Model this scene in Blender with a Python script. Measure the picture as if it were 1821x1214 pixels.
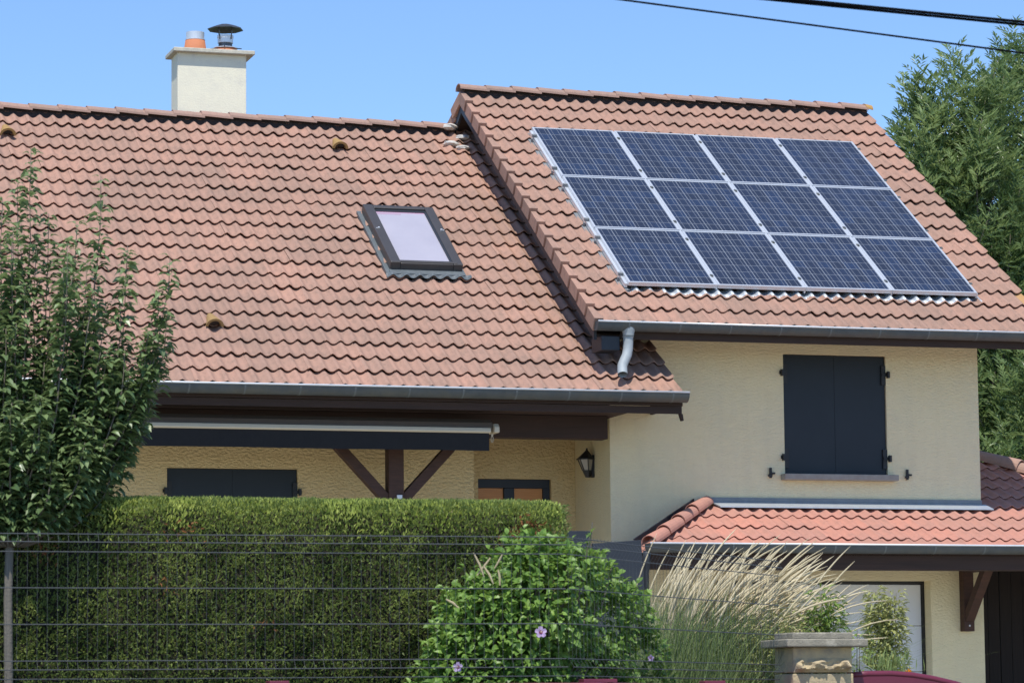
import bpy, math, random
import numpy as np
from mathutils import Matrix, Vector

# ------------------------------------------------------------------ camera, sky, sun, exposure
scene = bpy.context.scene
for o in list(bpy.data.objects):
    bpy.data.objects.remove(o)
Z0 = 1.3                                   # eye height above the street; heights below are given from eye level
cam = bpy.data.cameras.new("camera")
cam.sensor_width = 36.0
cam.lens = 5786.0 / 1821.0 * 36.0
cam.clip_start = 0.5
cam.clip_end = 2000.0
cam.dof.use_dof = True
cam.dof.focus_distance = 33.0
cam.dof.aperture_fstop = 9.0
cam_o = bpy.data.objects.new("camera", cam)
scene.collection.objects.link(cam_o)
rgt = Vector((0.95652511, -0.29149635, -0.00946574))
upv = Vector((-0.0241189, -0.1114058, 0.99348227))
fwd = Vector((0.29065099, 0.95006243, 0.11359301))
cam_o.matrix_world = Matrix(((rgt.x, upv.x, -fwd.x, 0), (rgt.y, upv.y, -fwd.y, 0), (rgt.z, upv.z, -fwd.z, Z0), (0, 0, 0, 1)))
scene.camera = cam_o

SUN_EL = math.radians(62.5)
SUN_AZ = math.radians(22.5)                # to the left of the direction facing the house front
sun_dir = Vector((-math.sin(SUN_AZ) * math.cos(SUN_EL), -math.cos(SUN_AZ) * math.cos(SUN_EL), math.sin(SUN_EL)))
world = bpy.data.worlds.new("World")
scene.world = world
world.use_nodes = True
wn = world.node_tree.nodes
wl = world.node_tree.links
sky = wn.new("ShaderNodeTexSky")
sky.sky_type = 'NISHITA'
sky.sun_disc = False
sky.sun_elevation = SUN_EL
sky.sun_rotation = math.atan2(sun_dir.x, sun_dir.y)
sky.air_density = 0.82
sky.dust_density = 0.0
sky.ozone_density = 7.0
sky.altitude = 200.0
wl.new(sky.outputs[0], wn["Background"].inputs[0])
wn["Background"].inputs[1].default_value = 0.15
sun = bpy.data.lights.new("sun", 'SUN')
sun.energy = 3.6
sun.angle = math.radians(0.5)
sun.color = (1.0, 0.955, 0.88)
sun_o = bpy.data.objects.new("sun", sun)
scene.collection.objects.link(sun_o)
sun_o.rotation_euler = sun_dir.to_track_quat('Z', 'Y').to_euler()
sun_o.location = (0, 0, 40)
scene.view_settings.view_transform = 'Standard'
scene.view_settings.look = 'None'
scene.view_settings.gamma = 1.0
scene.view_settings.exposure = 0.4
scene.cycles.max_bounces = 8
scene.cycles.diffuse_bounces = 5
scene.cycles.transparent_max_bounces = 8

rng = np.random.default_rng(11)
random.seed(5)

# ------------------------------------------------------------------ helpers
ORG = {}


def thing(name, label, cat, loc=(0, 0, 0), group=None):
    o = bpy.data.objects.new(name, None)
    scene.collection.objects.link(o)
    o.empty_display_size = 0.2
    o.location = (loc[0], loc[1], loc[2] + Z0)
    o['label'] = label
    o['category'] = cat
    if group:
        o['group'] = group
    ORG[o.name] = np.array(loc, float)
    return o


class MB:
    def __init__(s):
        s.v, s.f, s.uv, s.mi, s.t, s.n = [], [], [], [], [], 0

    def add(s, V, F, mi=0, tint=None, uv=None):
        V = np.asarray(V, float).reshape(-1, 3)
        s.v.append(V)
        for k, q in enumerate(F):
            s.f.append([int(a) + s.n for a in q])
            s.mi.append(mi if np.isscalar(mi) else mi[k])
            s.t.append(0.5 if tint is None else (tint if np.isscalar(tint) else float(tint[k])))
            if uv is not None:
                s.uv.append([uv[a] for a in q])
            else:
                s.uv.append([(0.0, 0.0)] * len(q))
        s.n += len(V)
        return s

    def box(s, x0, x1, y0, y1, z0, z1, mi=0, tint=None):
        V = [(x, y, z) for x in (x0, x1) for y in (y0, y1) for z in (z0, z1)]
        F = [(0, 1, 3, 2), (4, 6, 7, 5), (0, 4, 5, 1), (2, 3, 7, 6), (0, 2, 6, 4), (1, 5, 7, 3)]
        return s.add(V, F, mi, tint)

    def obox(s, c, ax, h, mi=0, tint=None):
        c = np.array(c, float)
        A = [np.array(a, float) / np.linalg.norm(a) for a in ax]
        V = [c + sx * h[0] * A[0] + sy * h[1] * A[1] + sz * h[2] * A[2] for sx in (-1, 1) for sy in (-1, 1) for sz in (-1, 1)]
        F = [(0, 1, 3, 2), (4, 6, 7, 5), (0, 4, 5, 1), (2, 3, 7, 6), (0, 2, 6, 4), (1, 5, 7, 3)]
        return s.add(V, F, mi, tint)

    def beam(s, a, b, w, h, up=(0, 0, 1)):
        a, b = np.array(a, float), np.array(b, float)
        d = b - a
        L = np.linalg.norm(d)
        d = d / L
        side = np.cross(d, np.array(up, float))
        side /= np.linalg.norm(side)
        u = np.cross(side, d)
        return s.obox((a + b) / 2, (d, side, u), (L / 2, w / 2, h / 2))

    def prism(s, poly, axis, a0, a1, mi=0):
        """poly: 2D points; axis 0 -> (y,z) extruded along x; 1 -> (x,z) along y; 2 -> (x,y) along z"""
        n = len(poly)
        V = []
        for a in (a0, a1):
            for p in poly:
                V.append({0: (a, p[0], p[1]), 1: (p[0], a, p[1]), 2: (p[0], p[1], a)}[axis])
        F = [list(range(n))[::-1], list(range(n, 2 * n))]
        for i in range(n):
            j = (i + 1) % n
            F.append((i, j, n + j, n + i))
        return s.add(V, F, mi)

    def tube(s, pts, r, seg=8, caps=True, tint=None):
        pts = np.asarray(pts, float)
        n = len(pts)
        r = np.full(n, r) if np.isscalar(r) else np.asarray(r, float)
        T = np.gradient(pts, axis=0)
        T /= np.linalg.norm(T, axis=1)[:, None] + 1e-12
        ref = np.array([0, 0, 1.0]) if abs(T[0][2]) < 0.9 else np.array([1.0, 0, 0])
        V = []
        u = ref - T[0] * np.dot(ref, T[0])
        u /= np.linalg.norm(u)
        for i in range(n):
            u = u - T[i] * np.dot(u, T[i])
            u /= np.linalg.norm(u) + 1e-12
            w = np.cross(T[i], u)
            for k in range(seg):
                a = 2 * math.pi * k / seg
                V.append(pts[i] + r[i] * (math.cos(a) * u + math.sin(a) * w))
        F = []
        for i in range(n - 1):
            for k in range(seg):
                k2 = (k + 1) % seg
                F.append((i * seg + k, i * seg + k2, (i + 1) * seg + k2, (i + 1) * seg + k))
        if caps:
            F.append(list(range(seg))[::-1])
            F.append(list(range((n - 1) * seg, n * seg)))
        return s.add(V, F, 0, tint)

    def lathe(s, prof, c, seg=24):
        V = []
        for r, z in prof:
            for k in range(seg):
                a = 2 * math.pi * k / seg
                V.append((c[0] + r * math.cos(a), c[1] + r * math.sin(a), c[2] + z))
        F = []
        for i in range(len(prof) - 1):
            for k in range(seg):
                k2 = (k + 1) % seg
                F.append((i * seg + k, i * seg + k2, (i + 1) * seg + k2, (i + 1) * seg + k))
        return s.add(V, F)


def mk(name, mb, mats, parent=None, smooth=False, bevel=0.0, kind=None, clip=None):
    o_par = ORG[parent.name] if parent is not None else np.zeros(3)
    V = np.concatenate(mb.v) - o_par
    if parent is None:
        V = V + np.array([0, 0, Z0])
    me = bpy.data.meshes.new(name)
    me.from_pydata(V.tolist(), [], mb.f)
    mats = mats if isinstance(mats, (list, tuple)) else [mats]
    for m in mats:
        me.materials.append(m)
    me.polygons.foreach_set('material_index', mb.mi)
    if any(t != 0.5 for t in mb.t):
        a = me.attributes.new('tint', 'FLOAT', 'FACE')
        a.data.foreach_set('value', mb.t)
    if any(q[0] != (0.0, 0.0) or q[-1] != (0.0, 0.0) for q in mb.uv):
        uvl = me.uv_layers.new(name='uv')
        flat = [c for q in mb.uv for p in q for c in p]
        uvl.data.foreach_set('uv', flat)
    if smooth:
        me.polygons.foreach_set('use_smooth', [True] * len(me.polygons))
    if clip:
        import bmesh
        bm = bmesh.new()
        bm.from_mesh(me)
        for co, no in clip:
            bmesh.ops.bisect_plane(bm, geom=bm.verts[:] + bm.edges[:] + bm.faces[:], plane_co=Vector(np.array(co) - o_par), plane_no=Vector(no), clear_outer=True)
        bm.to_mesh(me)
        bm.free()
    me.update()
    o = bpy.data.objects.new(name, me)
    scene.collection.objects.link(o)
    if parent is not None:
        o.parent = parent
    ORG[o.name] = o_par
    if bevel > 0:
        b = o.modifiers.new('bevel', 'BEVEL')
        b.width = bevel
        b.segments = 2
        b.limit_method = 'ANGLE'
        b.angle_limit = math.radians(40)
    if kind:
        o['kind'] = kind
    return o


def lone(name, mb, mats, label, cat, origin, group=None, **kw):
    """a thing that is one mesh: its origin sits at its base"""
    o = mk(name, mb, mats, None, **kw)
    org = np.array(origin, float) + np.array([0, 0, Z0])
    o.data.transform(Matrix.Translation(Vector(-org)))
    o.location = Vector(org)
    o['label'] = label
    o['category'] = cat
    if group:
        o['group'] = group
    return o


def copy_tree(o, parent=None):
    c = o.copy()
    scene.collection.objects.link(c)
    if parent is not None:
        c.parent = parent
    for ch in list(o.children):
        copy_tree(ch, c)
    return c


# ------------------------------------------------------------------ materials
def srgb(r, g, b):
    f = lambda c: (c / 255 / 12.92) if c <= 10 else ((c / 255 + 0.055) / 1.055) ** 2.4
    return (f(r), f(g), f(b))


def mat(name, base, rough=0.7, var=None, scale=6.0, amt=0.5, bump=0.0, bscale=60.0, metallic=0.0, spec=0.5, stretch=(1, 1, 1), detail=5.0,
        var2=None, scale2=1.2, lo2=0.45, hi2=0.75, bstretch=(1, 1, 1), bdist=0.01, streak=None):
    m = bpy.data.materials.new(name)
    m.use_nodes = True
    nt = m.node_tree
    N, L = nt.nodes, nt.links
    b = N["Principled BSDF"]
    b.inputs["Roughness"].default_value = rough
    b.inputs["Metallic"].default_value = metallic
    b.inputs["Specular IOR Level"].default_value = spec
    tc = N.new("ShaderNodeTexCoord")
    mp = N.new("ShaderNodeMapping")
    mp.inputs["Scale"].default_value = stretch
    L.new(tc.outputs["Object"], mp.inputs[0])
    col = None
    rgb = N.new("ShaderNodeRGB")
    rgb.outputs[0].default_value = (*base, 1)
    col = rgb.outputs[0]
    if var is not None:
        no = N.new("ShaderNodeTexNoise")
        no.inputs["Scale"].default_value = scale
        no.inputs["Detail"].default_value = detail
        no.inputs["Roughness"].default_value = 0.65
        L.new(mp.outputs[0], no.inputs["Vector"])
        rp = N.new("ShaderNodeMapRange")
        rp.inputs[1].default_value = 0.32
        rp.inputs[2].default_value = 0.72
        rp.inputs[4].default_value = amt
        L.new(no.outputs["Fac"], rp.inputs[0])
        mx = N.new("ShaderNodeMixRGB")
        mx.inputs[2].default_value = (*var, 1)
        L.new(rp.outputs[0], mx.inputs[0])
        L.new(col, mx.inputs[1])
        col = mx.outputs[0]
    if var2 is not None:
        no = N.new("ShaderNodeTexNoise")
        no.inputs["Scale"].default_value = scale2
        no.inputs["Detail"].default_value = 6
        no.inputs["Roughness"].default_value = 0.7
        L.new(mp.outputs[0], no.inputs["Vector"])
        rp = N.new("ShaderNodeMapRange")
        rp.inputs[1].default_value = lo2
        rp.inputs[2].default_value = hi2
        L.new(no.outputs["Fac"], rp.inputs[0])
        mx = N.new("ShaderNodeMixRGB")
        mx.inputs[2].default_value = (*var2, 1)
        L.new(rp.outputs[0], mx.inputs[0])
        L.new(col, mx.inputs[1])
        col = mx.outputs[0]
    if streak is not None:
        mp3 = N.new("ShaderNodeMapping")
        mp3.inputs["Scale"].default_value = (5.0, 5.0, 0.35)
        L.new(tc.outputs["Object"], mp3.inputs[0])
        no = N.new("ShaderNodeTexNoise")
        no.inputs["Scale"].default_value = 1.6
        no.inputs["Detail"].default_value = 7
        L.new(mp3.outputs[0], no.inputs["Vector"])
        rp = N.new("ShaderNodeMapRange")
        rp.inputs[1].default_value = 0.5
        rp.inputs[2].default_value = 0.8
        rp.inputs[4].default_value = 0.22
        L.new(no.outputs["Fac"], rp.inputs[0])
        mx = N.new("ShaderNodeMixRGB")
        mx.inputs[2].default_value = (*streak, 1)
        L.new(rp.outputs[0], mx.inputs[0])
        L.new(col, mx.inputs[1])
        col = mx.outputs[0]
    L.new(col, b.inputs["Base Color"])
    if bump > 0:
        mp2 = N.new("ShaderNodeMapping")
        mp2.inputs["Scale"].default_value = bstretch
        L.new(tc.outputs["Object"], mp2.inputs[0])
        no = N.new("ShaderNodeTexNoise")
        no.inputs["Scale"].default_value = bscale
        no.inputs["Detail"].default_value = 4
        L.new(mp2.outputs[0], no.inputs["Vector"])
        bp = N.new("ShaderNodeBump")
        bp.inputs["Strength"].default_value = bump
        bp.inputs["Distance"].default_value = bdist
        L.new(no.outputs["Fac"], bp.inputs["Height"])
        L.new(bp.outputs[0], b.inputs["Normal"])
    m["col_socket"] = 1
    return m


def tile_mat(name, base, alt, grey, grey_amt, spot=0.35):
    """clay tiles: every tile its own tone (from the tile's id), soft weathering and fine grit"""
    m = bpy.data.materials.new(name)
    m.use_nodes = True
    nt = m.node_tree
    N, L = nt.nodes, nt.links
    b = N["Principled BSDF"]
    b.inputs["Roughness"].default_value = 0.85
    b.inputs["Specular IOR Level"].default_value = 0.25
    at = N.new("ShaderNodeAttribute")
    at.attribute_name = 'tint'
    r1 = N.new("ShaderNodeMixRGB")
    r1.inputs[1].default_value = (*base, 1)
    r1.inputs[2].default_value = (*alt, 1)
    L.new(at.outputs["Fac"], r1.inputs[0])
    tc = N.new("ShaderNodeTexCoord")
    n1 = N.new("ShaderNodeTexNoise")
    n1.inputs["Scale"].default_value = 0.75
    n1.inputs["Detail"].default_value = 7
    n1.inputs["Roughness"].default_value = 0.62
    L.new(tc.outputs["Object"], n1.inputs["Vector"])
    mr = N.new("ShaderNodeMapRange")
    mr.inputs[1].default_value = 0.42
    mr.inputs[2].default_value = 0.72
    mr.inputs[4].default_value = grey_amt
    L.new(n1.outputs["Fac"], mr.inputs[0])
    r2 = N.new("ShaderNodeMixRGB")
    r2.inputs[2].default_value = (*grey, 1)
    L.new(mr.outputs[0], r2.inputs[0])
    L.new(r1.outputs[0], r2.inputs[1])
    n2 = N.new("ShaderNodeTexNoise")
    n2.inputs["Scale"].default_value = 15
    n2.inputs["Detail"].default_value = 6
    n2.inputs["Roughness"].default_value = 0.7
    mpx = N.new("ShaderNodeMapping")
    mpx.inputs["Scale"].default_value = (1.5, 0.55, 0.55)
    L.new(tc.outputs["Object"], mpx.inputs[0])
    L.new(mpx.outputs[0], n2.inputs["Vector"])
    m2 = N.new("ShaderNodeMapRange")
    m2.inputs[1].default_value = 0.48
    m2.inputs[2].default_value = 0.72
    m2.inputs[4].default_value = spot
    L.new(n2.outputs["Fac"], m2.inputs[0])
    r3 = N.new("ShaderNodeMixRGB")
    r3.inputs[2].default_value = (grey[0] * 0.8, grey[1] * 0.8, grey[2] * 0.8, 1)
    L.new(m2.outputs[0], r3.inputs[0])
    L.new(r2.outputs[0], r3.inputs[1])
    L.new(r3.outputs[0], b.inputs["Base Color"])
    n3 = N.new("ShaderNodeTexNoise")
    n3.inputs["Scale"].default_value = 180
    L.new(tc.outputs["Object"], n3.inputs["Vector"])
    bp = N.new("ShaderNodeBump")
    bp.inputs["Strength"].default_value = 0.25
    bp.inputs["Distance"].default_value = 0.004
    L.new(n3.outputs["Fac"], bp.inputs["Height"])
    L.new(bp.outputs[0], b.inputs["Normal"])
    return m


def leaf_mat(name, c0, c1, rough=0.45, trans=0.25, spec=0.4):
    m = bpy.data.materials.new(name)
    m.use_nodes = True
    nt = m.node_tree
    N, L = nt.nodes, nt.links
    b = N["Principled BSDF"]
    b.inputs["Roughness"].default_value = rough
    b.inputs["Specular IOR Level"].default_value = spec
    at = N.new("ShaderNodeAttribute")
    at.attribute_name = 'tint'
    r1 = N.new("ShaderNodeMixRGB")
    r1.inputs[1].default_value = (*c0, 1)
    r1.inputs[2].default_value = (*c1, 1)
    L.new(at.outputs["Fac"], r1.inputs[0])
    L.new(r1.outputs[0], b.inputs["Base Color"])
    tr = N.new("ShaderNodeBsdfTranslucent")
    hs = N.new("ShaderNodeHueSaturation")
    hs.inputs["Value"].default_value = 1.5
    hs.inputs["Hue"].default_value = 0.485
    L.new(r1.outputs[0], hs.inputs["Color"])
    L.new(hs.outputs[0], tr.inputs[0])
    mx = N.new("ShaderNodeMixShader")
    mx.inputs[0].default_value = trans
    L.new(b.outputs[0], mx.inputs[1])
    L.new(tr.outputs[0], mx.inputs[2])
    L.new(mx.outputs[0], N["Material Output"].inputs[0])
    return m


def pv_mat():
    m = bpy.data.materials.new("solar_cells")
    m.use_nodes = True
    nt = m.node_tree
    N, L = nt.nodes, nt.links
    b = N["Principled BSDF"]
    b.inputs["Roughness"].default_value = 0.28
    b.inputs["Specular IOR Level"].default_value = 0.35
    uv = N.new("ShaderNodeUVMap")
    uv.uv_map = 'uv'
    sp = N.new("ShaderNodeSeparateXYZ")
    L.new(uv.outputs[0], sp.inputs[0])

    def math_(op, a, b_=None):
        q = N.new("ShaderNodeMath")
        q.operation = op
        if isinstance(a, (int, float)):
            q.inputs[0].default_value = a
        else:
            L.new(a, q.inputs[0])
        if b_ is not None:
            if isinstance(b_, (int, float)):
                q.inputs[1].default_value = b_
            else:
                L.new(b_, q.inputs[1])
        return q.outputs[0]

    fu = math_('FRACT', sp.outputs[0])
    fv = math_('FRACT', sp.outputs[1])
    eu = math_('GREATER_THAN', math_('ABSOLUTE', math_('SUBTRACT', fu, 0.5)), 0.476)
    ev = math_('GREATER_THAN', math_('ABSOLUTE', math_('SUBTRACT', fv, 0.5)), 0.484)
    gap = math_('MAXIMUM', eu, ev)
    b1 = math_('LESS_THAN', math_('ABSOLUTE', math_('SUBTRACT', fu, 0.26)), 0.016)
    b2 = math_('LESS_THAN', math_('ABSOLUTE', math_('SUBTRACT', fu, 0.74)), 0.016)
    bus = math_('MAXIMUM', b1, b2)
    fl = N.new("ShaderNodeVectorMath")
    fl.operation = 'FLOOR'
    L.new(uv.outputs[0], fl.inputs[0])
    oi = N.new("ShaderNodeObjectInfo")
    ad = N.new("ShaderNodeVectorMath")
    ad.operation = 'ADD'
    L.new(fl.outputs[0], ad.inputs[0])
    cb = N.new("ShaderNodeCombineXYZ")
    L.new(math_('MULTIPLY', oi.outputs["Random"], 371.0), cb.inputs[2])
    L.new(cb.outputs[0], ad.inputs[1])
    wn_ = N.new("ShaderNodeTexWhiteNoise")
    L.new(ad.outputs[0], wn_.inputs[0])
    vo = N.new("ShaderNodeTexVoronoi")
    vo.inputs["Scale"].default_value = 7.0
    L.new(uv.outputs[0], vo.inputs["Vector"])
    s2 = N.new("ShaderNodeSeparateColor")
    L.new(vo.outputs["Color"], s2.inputs[0])
    cr = N.new("ShaderNodeValToRGB")
    cr.color_ramp.elements[0].color = (0.023, 0.027, 0.042, 1)
    cr.color_ramp.elements[1].color = (0.024, 0.040, 0.086, 1)
    cr.color_ramp.elements.new(0.6).color = (0.025, 0.033, 0.060, 1)
    mixv = math_('ADD', math_('MULTIPLY', wn_.outputs[0], 0.7), math_('MULTIPLY', s2.outputs[0], 0.3))
    L.new(mixv, cr.inputs[0])
    m1 = N.new("ShaderNodeMixRGB")
    m1.inputs[2].default_value = (0.18, 0.195, 0.22, 1)
    L.new(bus, m1.inputs[0])
    L.new(cr.outputs[0], m1.inputs[1])
    m2 = N.new("ShaderNodeMixRGB")
    m2.inputs[2].default_value = (0.25, 0.27, 0.295, 1)
    L.new(gap, m2.inputs[0])
    L.new(m1.outputs[0], m2.inputs[1])
    L.new(m2.outputs[0], b.inputs["Base Color"])
    b.inputs["Coat Weight"].default_value = 0.18
    b.inputs["Coat Roughness"].default_value = 0.12
    return m


M_TILE = tile_mat("weathered_pink_tile", (0.438, 0.254, 0.187), (0.370, 0.228, 0.171), (0.235, 0.168, 0.132), 0.55, 0.6)
M_TILE2 = tile_mat("newer_orange_tile", (0.54, 0.245, 0.180), (0.46, 0.235, 0.180), (0.33, 0.20, 0.16), 0.5, 0.5)
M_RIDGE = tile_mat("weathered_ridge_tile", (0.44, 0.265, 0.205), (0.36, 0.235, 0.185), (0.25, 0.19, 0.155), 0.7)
M_LICHEN = mat("lichen", (0.46, 0.27, 0.045), 0.95, (0.38, 0.22, 0.14), 30, 0.9, 0.4, 120)
M_LICHTILE = tile_mat("lichen_covered_tile", (0.48, 0.28, 0.07), (0.46, 0.27, 0.10), (0.40, 0.25, 0.17), 0.9)
M_OCHRE = tile_mat("ochre_vent_tile", (0.40, 0.25, 0.09), (0.36, 0.23, 0.10), (0.22, 0.16, 0.09), 0.6)
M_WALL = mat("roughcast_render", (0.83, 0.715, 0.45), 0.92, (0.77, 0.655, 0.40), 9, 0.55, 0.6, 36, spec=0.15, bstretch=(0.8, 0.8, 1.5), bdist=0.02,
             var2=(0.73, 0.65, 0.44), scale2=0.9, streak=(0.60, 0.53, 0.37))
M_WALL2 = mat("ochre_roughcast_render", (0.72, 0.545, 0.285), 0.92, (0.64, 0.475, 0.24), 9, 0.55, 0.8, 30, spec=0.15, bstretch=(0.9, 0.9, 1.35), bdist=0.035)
M_CHIM = mat("chimney_render", (0.87, 0.82, 0.63), 0.9, (0.75, 0.71, 0.58), 7, 0.6, 0.3, 50, spec=0.15, var2=(0.70, 0.67, 0.56), scale2=3.5, lo2=0.55, hi2=0.8, streak=(0.62, 0.58, 0.47))
M_CHIMCAP = mat("chimney_slab_concrete", (0.66, 0.62, 0.50), 0.95, (0.38, 0.36, 0.29), 14, 0.8, 0.3, 80)
M_ZINC = mat("weathered_zinc", (0.085, 0.100, 0.108), 0.6, (0.05, 0.062, 0.068), 8, 0.8, 0.15, 40, metallic=0.2, var2=(0.11, 0.112, 0.095), scale2=3.0)
M_ZINC2 = mat("gutter_joint_zinc", (0.13, 0.15, 0.16), 0.55, (0.08, 0.095, 0.10), 14, 0.8)
M_PIPE = mat("dull_grey_pipe", (0.36, 0.40, 0.42), 0.6, (0.27, 0.30, 0.31), 10, 0.7)
M_ZINCB = mat("bright_zinc", (0.56, 0.60, 0.63), 0.5, (0.47, 0.51, 0.55), 10, 0.8, 0.1, 40, metallic=0.6)
M_GUT = mat("gutter_bead_zinc", (0.74, 0.76, 0.78), 0.4, (0.60, 0.62, 0.64), 12, 0.6, metallic=0.3)
M_ANTH = mat("anthracite_metal", (0.022, 0.027, 0.036), 0.5, (0.030, 0.036, 0.046), 5, 0.6, spec=0.4)
M_SHUT = mat("anthracite_shutter_paint", (0.0165, 0.0225, 0.029), 0.5, (0.022, 0.029, 0.037), 3, 0.7, 0.05, 60, spec=0.35)
M_BLACK = mat("black_iron", (0.012, 0.012, 0.013), 0.5, (0.022, 0.021, 0.02), 30, 0.6)
M_WOOD = mat("dark_stained_wood", (0.085, 0.039, 0.025), 0.75, (0.036, 0.018, 0.013), 6, 0.8, 0.25, 30, stretch=(1, 1, 6), bstretch=(1, 1, 8))
M_WOODH = mat("dark_stained_board", (0.050, 0.026, 0.018), 0.8, (0.026, 0.015, 0.011), 6, 0.8, 0.2, 20, stretch=(0.3, 4, 4), bstretch=(0.3, 6, 6))
M_PLANK = mat("dark_brown_planks", (0.035, 0.022, 0.016), 0.7, (0.02, 0.013, 0.01), 5, 0.8, 0.3, 14, stretch=(8, 8, 0.4), bstretch=(8, 8, 0.3))
M_DOORP = mat("orange_wood_panel", (0.62, 0.27, 0.08), 0.45, (0.50, 0.20, 0.055), 7, 0.8, 0.05, 30, stretch=(1, 1, 14))
M_WHITE = mat("white_garage_paint", (0.72, 0.73, 0.74), 0.45, (0.64, 0.66, 0.68), 3, 0.5, 0.06, 90)
M_BEIGE = mat("beige_lacquered_aluminium", (0.60, 0.52, 0.38), 0.4, (0.52, 0.45, 0.33), 5, 0.5)
M_CASS = mat("brown_awning_hood", (0.13, 0.095, 0.068), 0.6, (0.10, 0.075, 0.055), 6, 0.6)
M_FABRIC = mat("anthracite_awning_fabric", (0.012, 0.012, 0.014), 0.9, (0.017, 0.017, 0.019), 20, 0.6, 0.2, 300)
M_SILL = mat("grey_stone_sill", (0.34, 0.325, 0.28), 0.85, (0.24, 0.21, 0.18), 12, 0.7, 0.2, 80)
M_MORTAR = mat("white_mortar", (0.62, 0.60, 0.56), 0.95, (0.42, 0.39, 0.35), 18, 0.7, 0.6, 40)
M_POT = mat("terracotta_pot", (0.55, 0.20, 0.09), 0.8, (0.47, 0.17, 0.085), 9, 0.7, 0.15, 80)
M_STEEL = mat("stainless_flue", (0.74, 0.75, 0.76), 0.42, (0.60, 0.61, 0.62), 12, 0.6, metallic=0.55)
M_SOOT = mat("sooty_steel", (0.16, 0.165, 0.17), 0.45, (0.045, 0.045, 0.045), 14, 0.9, metallic=0.7)
M_ALU = mat("anodised_aluminium", (0.70, 0.73, 0.76), 0.36, (0.60, 0.63, 0.66), 9, 0.5, metallic=0.45)
M_PV = pv_mat()
M_SKYF = mat("skylight_grey_metal", (0.095, 0.088, 0.085), 0.42, (0.075, 0.07, 0.068), 6, 0.6, metallic=0.4)
M_BLIND = mat("skylight_blind_behind_glass", (0.43, 0.41, 0.465), 0.3, (0.355, 0.34, 0.40), 1.3, 0.8, spec=0.5)
M_BLINDP = mat("pink_blind_edge", (0.42, 0.26, 0.36), 0.5, (0.36, 0.22, 0.30), 8, 0.5)
M_LEAD = mat("grey_lead_flashing", (0.23, 0.245, 0.255), 0.65, (0.165, 0.175, 0.18), 9, 0.8, 0.3, 30)
M_LAMPGL = mat("frosted_lamp_glass", (0.34, 0.30, 0.24), 0.25, (0.26, 0.22, 0.17), 10, 0.6, spec=0.7)
M_CONC = mat("weathered_concrete_cap", (0.33, 0.30, 0.23), 0.95, (0.19, 0.175, 0.14), 9, 0.9, 0.5, 70, var2=(0.46, 0.42, 0.33), scale2=14, lo2=0.55, hi2=0.7)
M_STONE = mat("yellow_limestone", (0.56, 0.44, 0.25), 0.95, (0.42, 0.34, 0.21), 9, 0.8, 0.6, 40, var2=(0.25, 0.23, 0.20), scale2=5.0)
M_BURG = mat("burgundy_paint", (0.155, 0.022, 0.045), 0.38, (0.13, 0.018, 0.038), 5, 0.6)
M_WIRE = mat("anthracite_coated_wire", (0.075, 0.082, 0.088), 0.6, (0.09, 0.096, 0.10), 20, 0.5, spec=0.25)
M_CABLE = mat("black_cable_sheath", (0.006, 0.006, 0.007), 0.9, (0.010, 0.010, 0.010), 20, 0.5, spec=0.05)
M_BARK = mat("grey_brown_bark", (0.13, 0.105, 0.08), 0.95, (0.22, 0.20, 0.16), 20, 0.7, 0.5, 60, stretch=(1, 1, 0.25))
M_TRUNK = mat("pale_young_bark", (0.17, 0.155, 0.125), 0.95, (0.15, 0.13, 0.105), 16, 0.8, 0.5, 60, stretch=(1, 1, 0.4))
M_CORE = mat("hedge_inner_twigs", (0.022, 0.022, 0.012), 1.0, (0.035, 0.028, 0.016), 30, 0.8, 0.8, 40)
M_GRASS = mat("lawn", (0.06, 0.095, 0.03), 0.95, (0.10, 0.11, 0.045), 3, 0.8, 0.5, 60)
M_SOIL = mat("verge_ground", (0.16, 0.14, 0.10), 0.95, (0.10, 0.12, 0.05), 1.5, 0.8, 0.4, 40)
M_ASPH = mat("asphalt", (0.05, 0.05, 0.052), 0.9, (0.075, 0.073, 0.07), 8, 0.7, 0.4, 120)
M_GRAVEL = mat("pale_bounce_gravel", (0.50, 0.46, 0.38), 0.95, (0.38, 0.35, 0.29), 40, 0.7, 0.5, 90)
M_PAVE = mat("terrace_concrete", (0.46, 0.43, 0.37), 0.9, (0.38, 0.355, 0.30), 6, 0.7, 0.2, 60)
L_TREE = leaf_mat("fruit_tree_leaf", (0.082, 0.138, 0.048), (0.25, 0.335, 0.140), 0.34, 0.28, 0.6)
L_ASH = leaf_mat("ash_leaf", (0.085, 0.150, 0.046), (0.28, 0.365, 0.140), 0.36, 0.32, 0.55)
L_HEDGE = leaf_mat("hedge_leaf", (0.085, 0.135, 0.032), (0.31, 0.37, 0.105), 0.50, 0.32, 0.3)
L_TOP = leaf_mat("hedge_sunlit_new_growth", (0.33, 0.41, 0.080), (0.52, 0.57, 0.155), 0.55, 0.25, 0.3)  # paler new growth, with the sunlit top edge also put into its colour
L_DRY = leaf_mat("dry_hedge_leaf", (0.22, 0.09, 0.035), (0.30, 0.15, 0.06), 0.7, 0.2, 0.2)
L_HIB = leaf_mat("hibiscus_leaf", (0.090, 0.185, 0.034), (0.265, 0.41, 0.085), 0.42, 0.28, 0.4)
L_GRASS = leaf_mat("ornamental_grass_blade", (0.135, 0.205, 0.065), (0.31, 0.375, 0.145), 0.55, 0.25, 0.3)
L_PLUME = leaf_mat("straw_plume", (0.56, 0.48, 0.30), (0.74, 0.66, 0.46), 0.8, 0.2, 0.2)
L_VAR = leaf_mat("yellow_green_shrub_leaf", (0.15, 0.19, 0.055), (0.40, 0.41, 0.15), 0.5, 0.25, 0.4)
L_YOUNG = leaf_mat("bright_young_leaf", (0.085, 0.165, 0.030), (0.22, 0.32, 0.065), 0.5, 0.28, 0.4)
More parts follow.
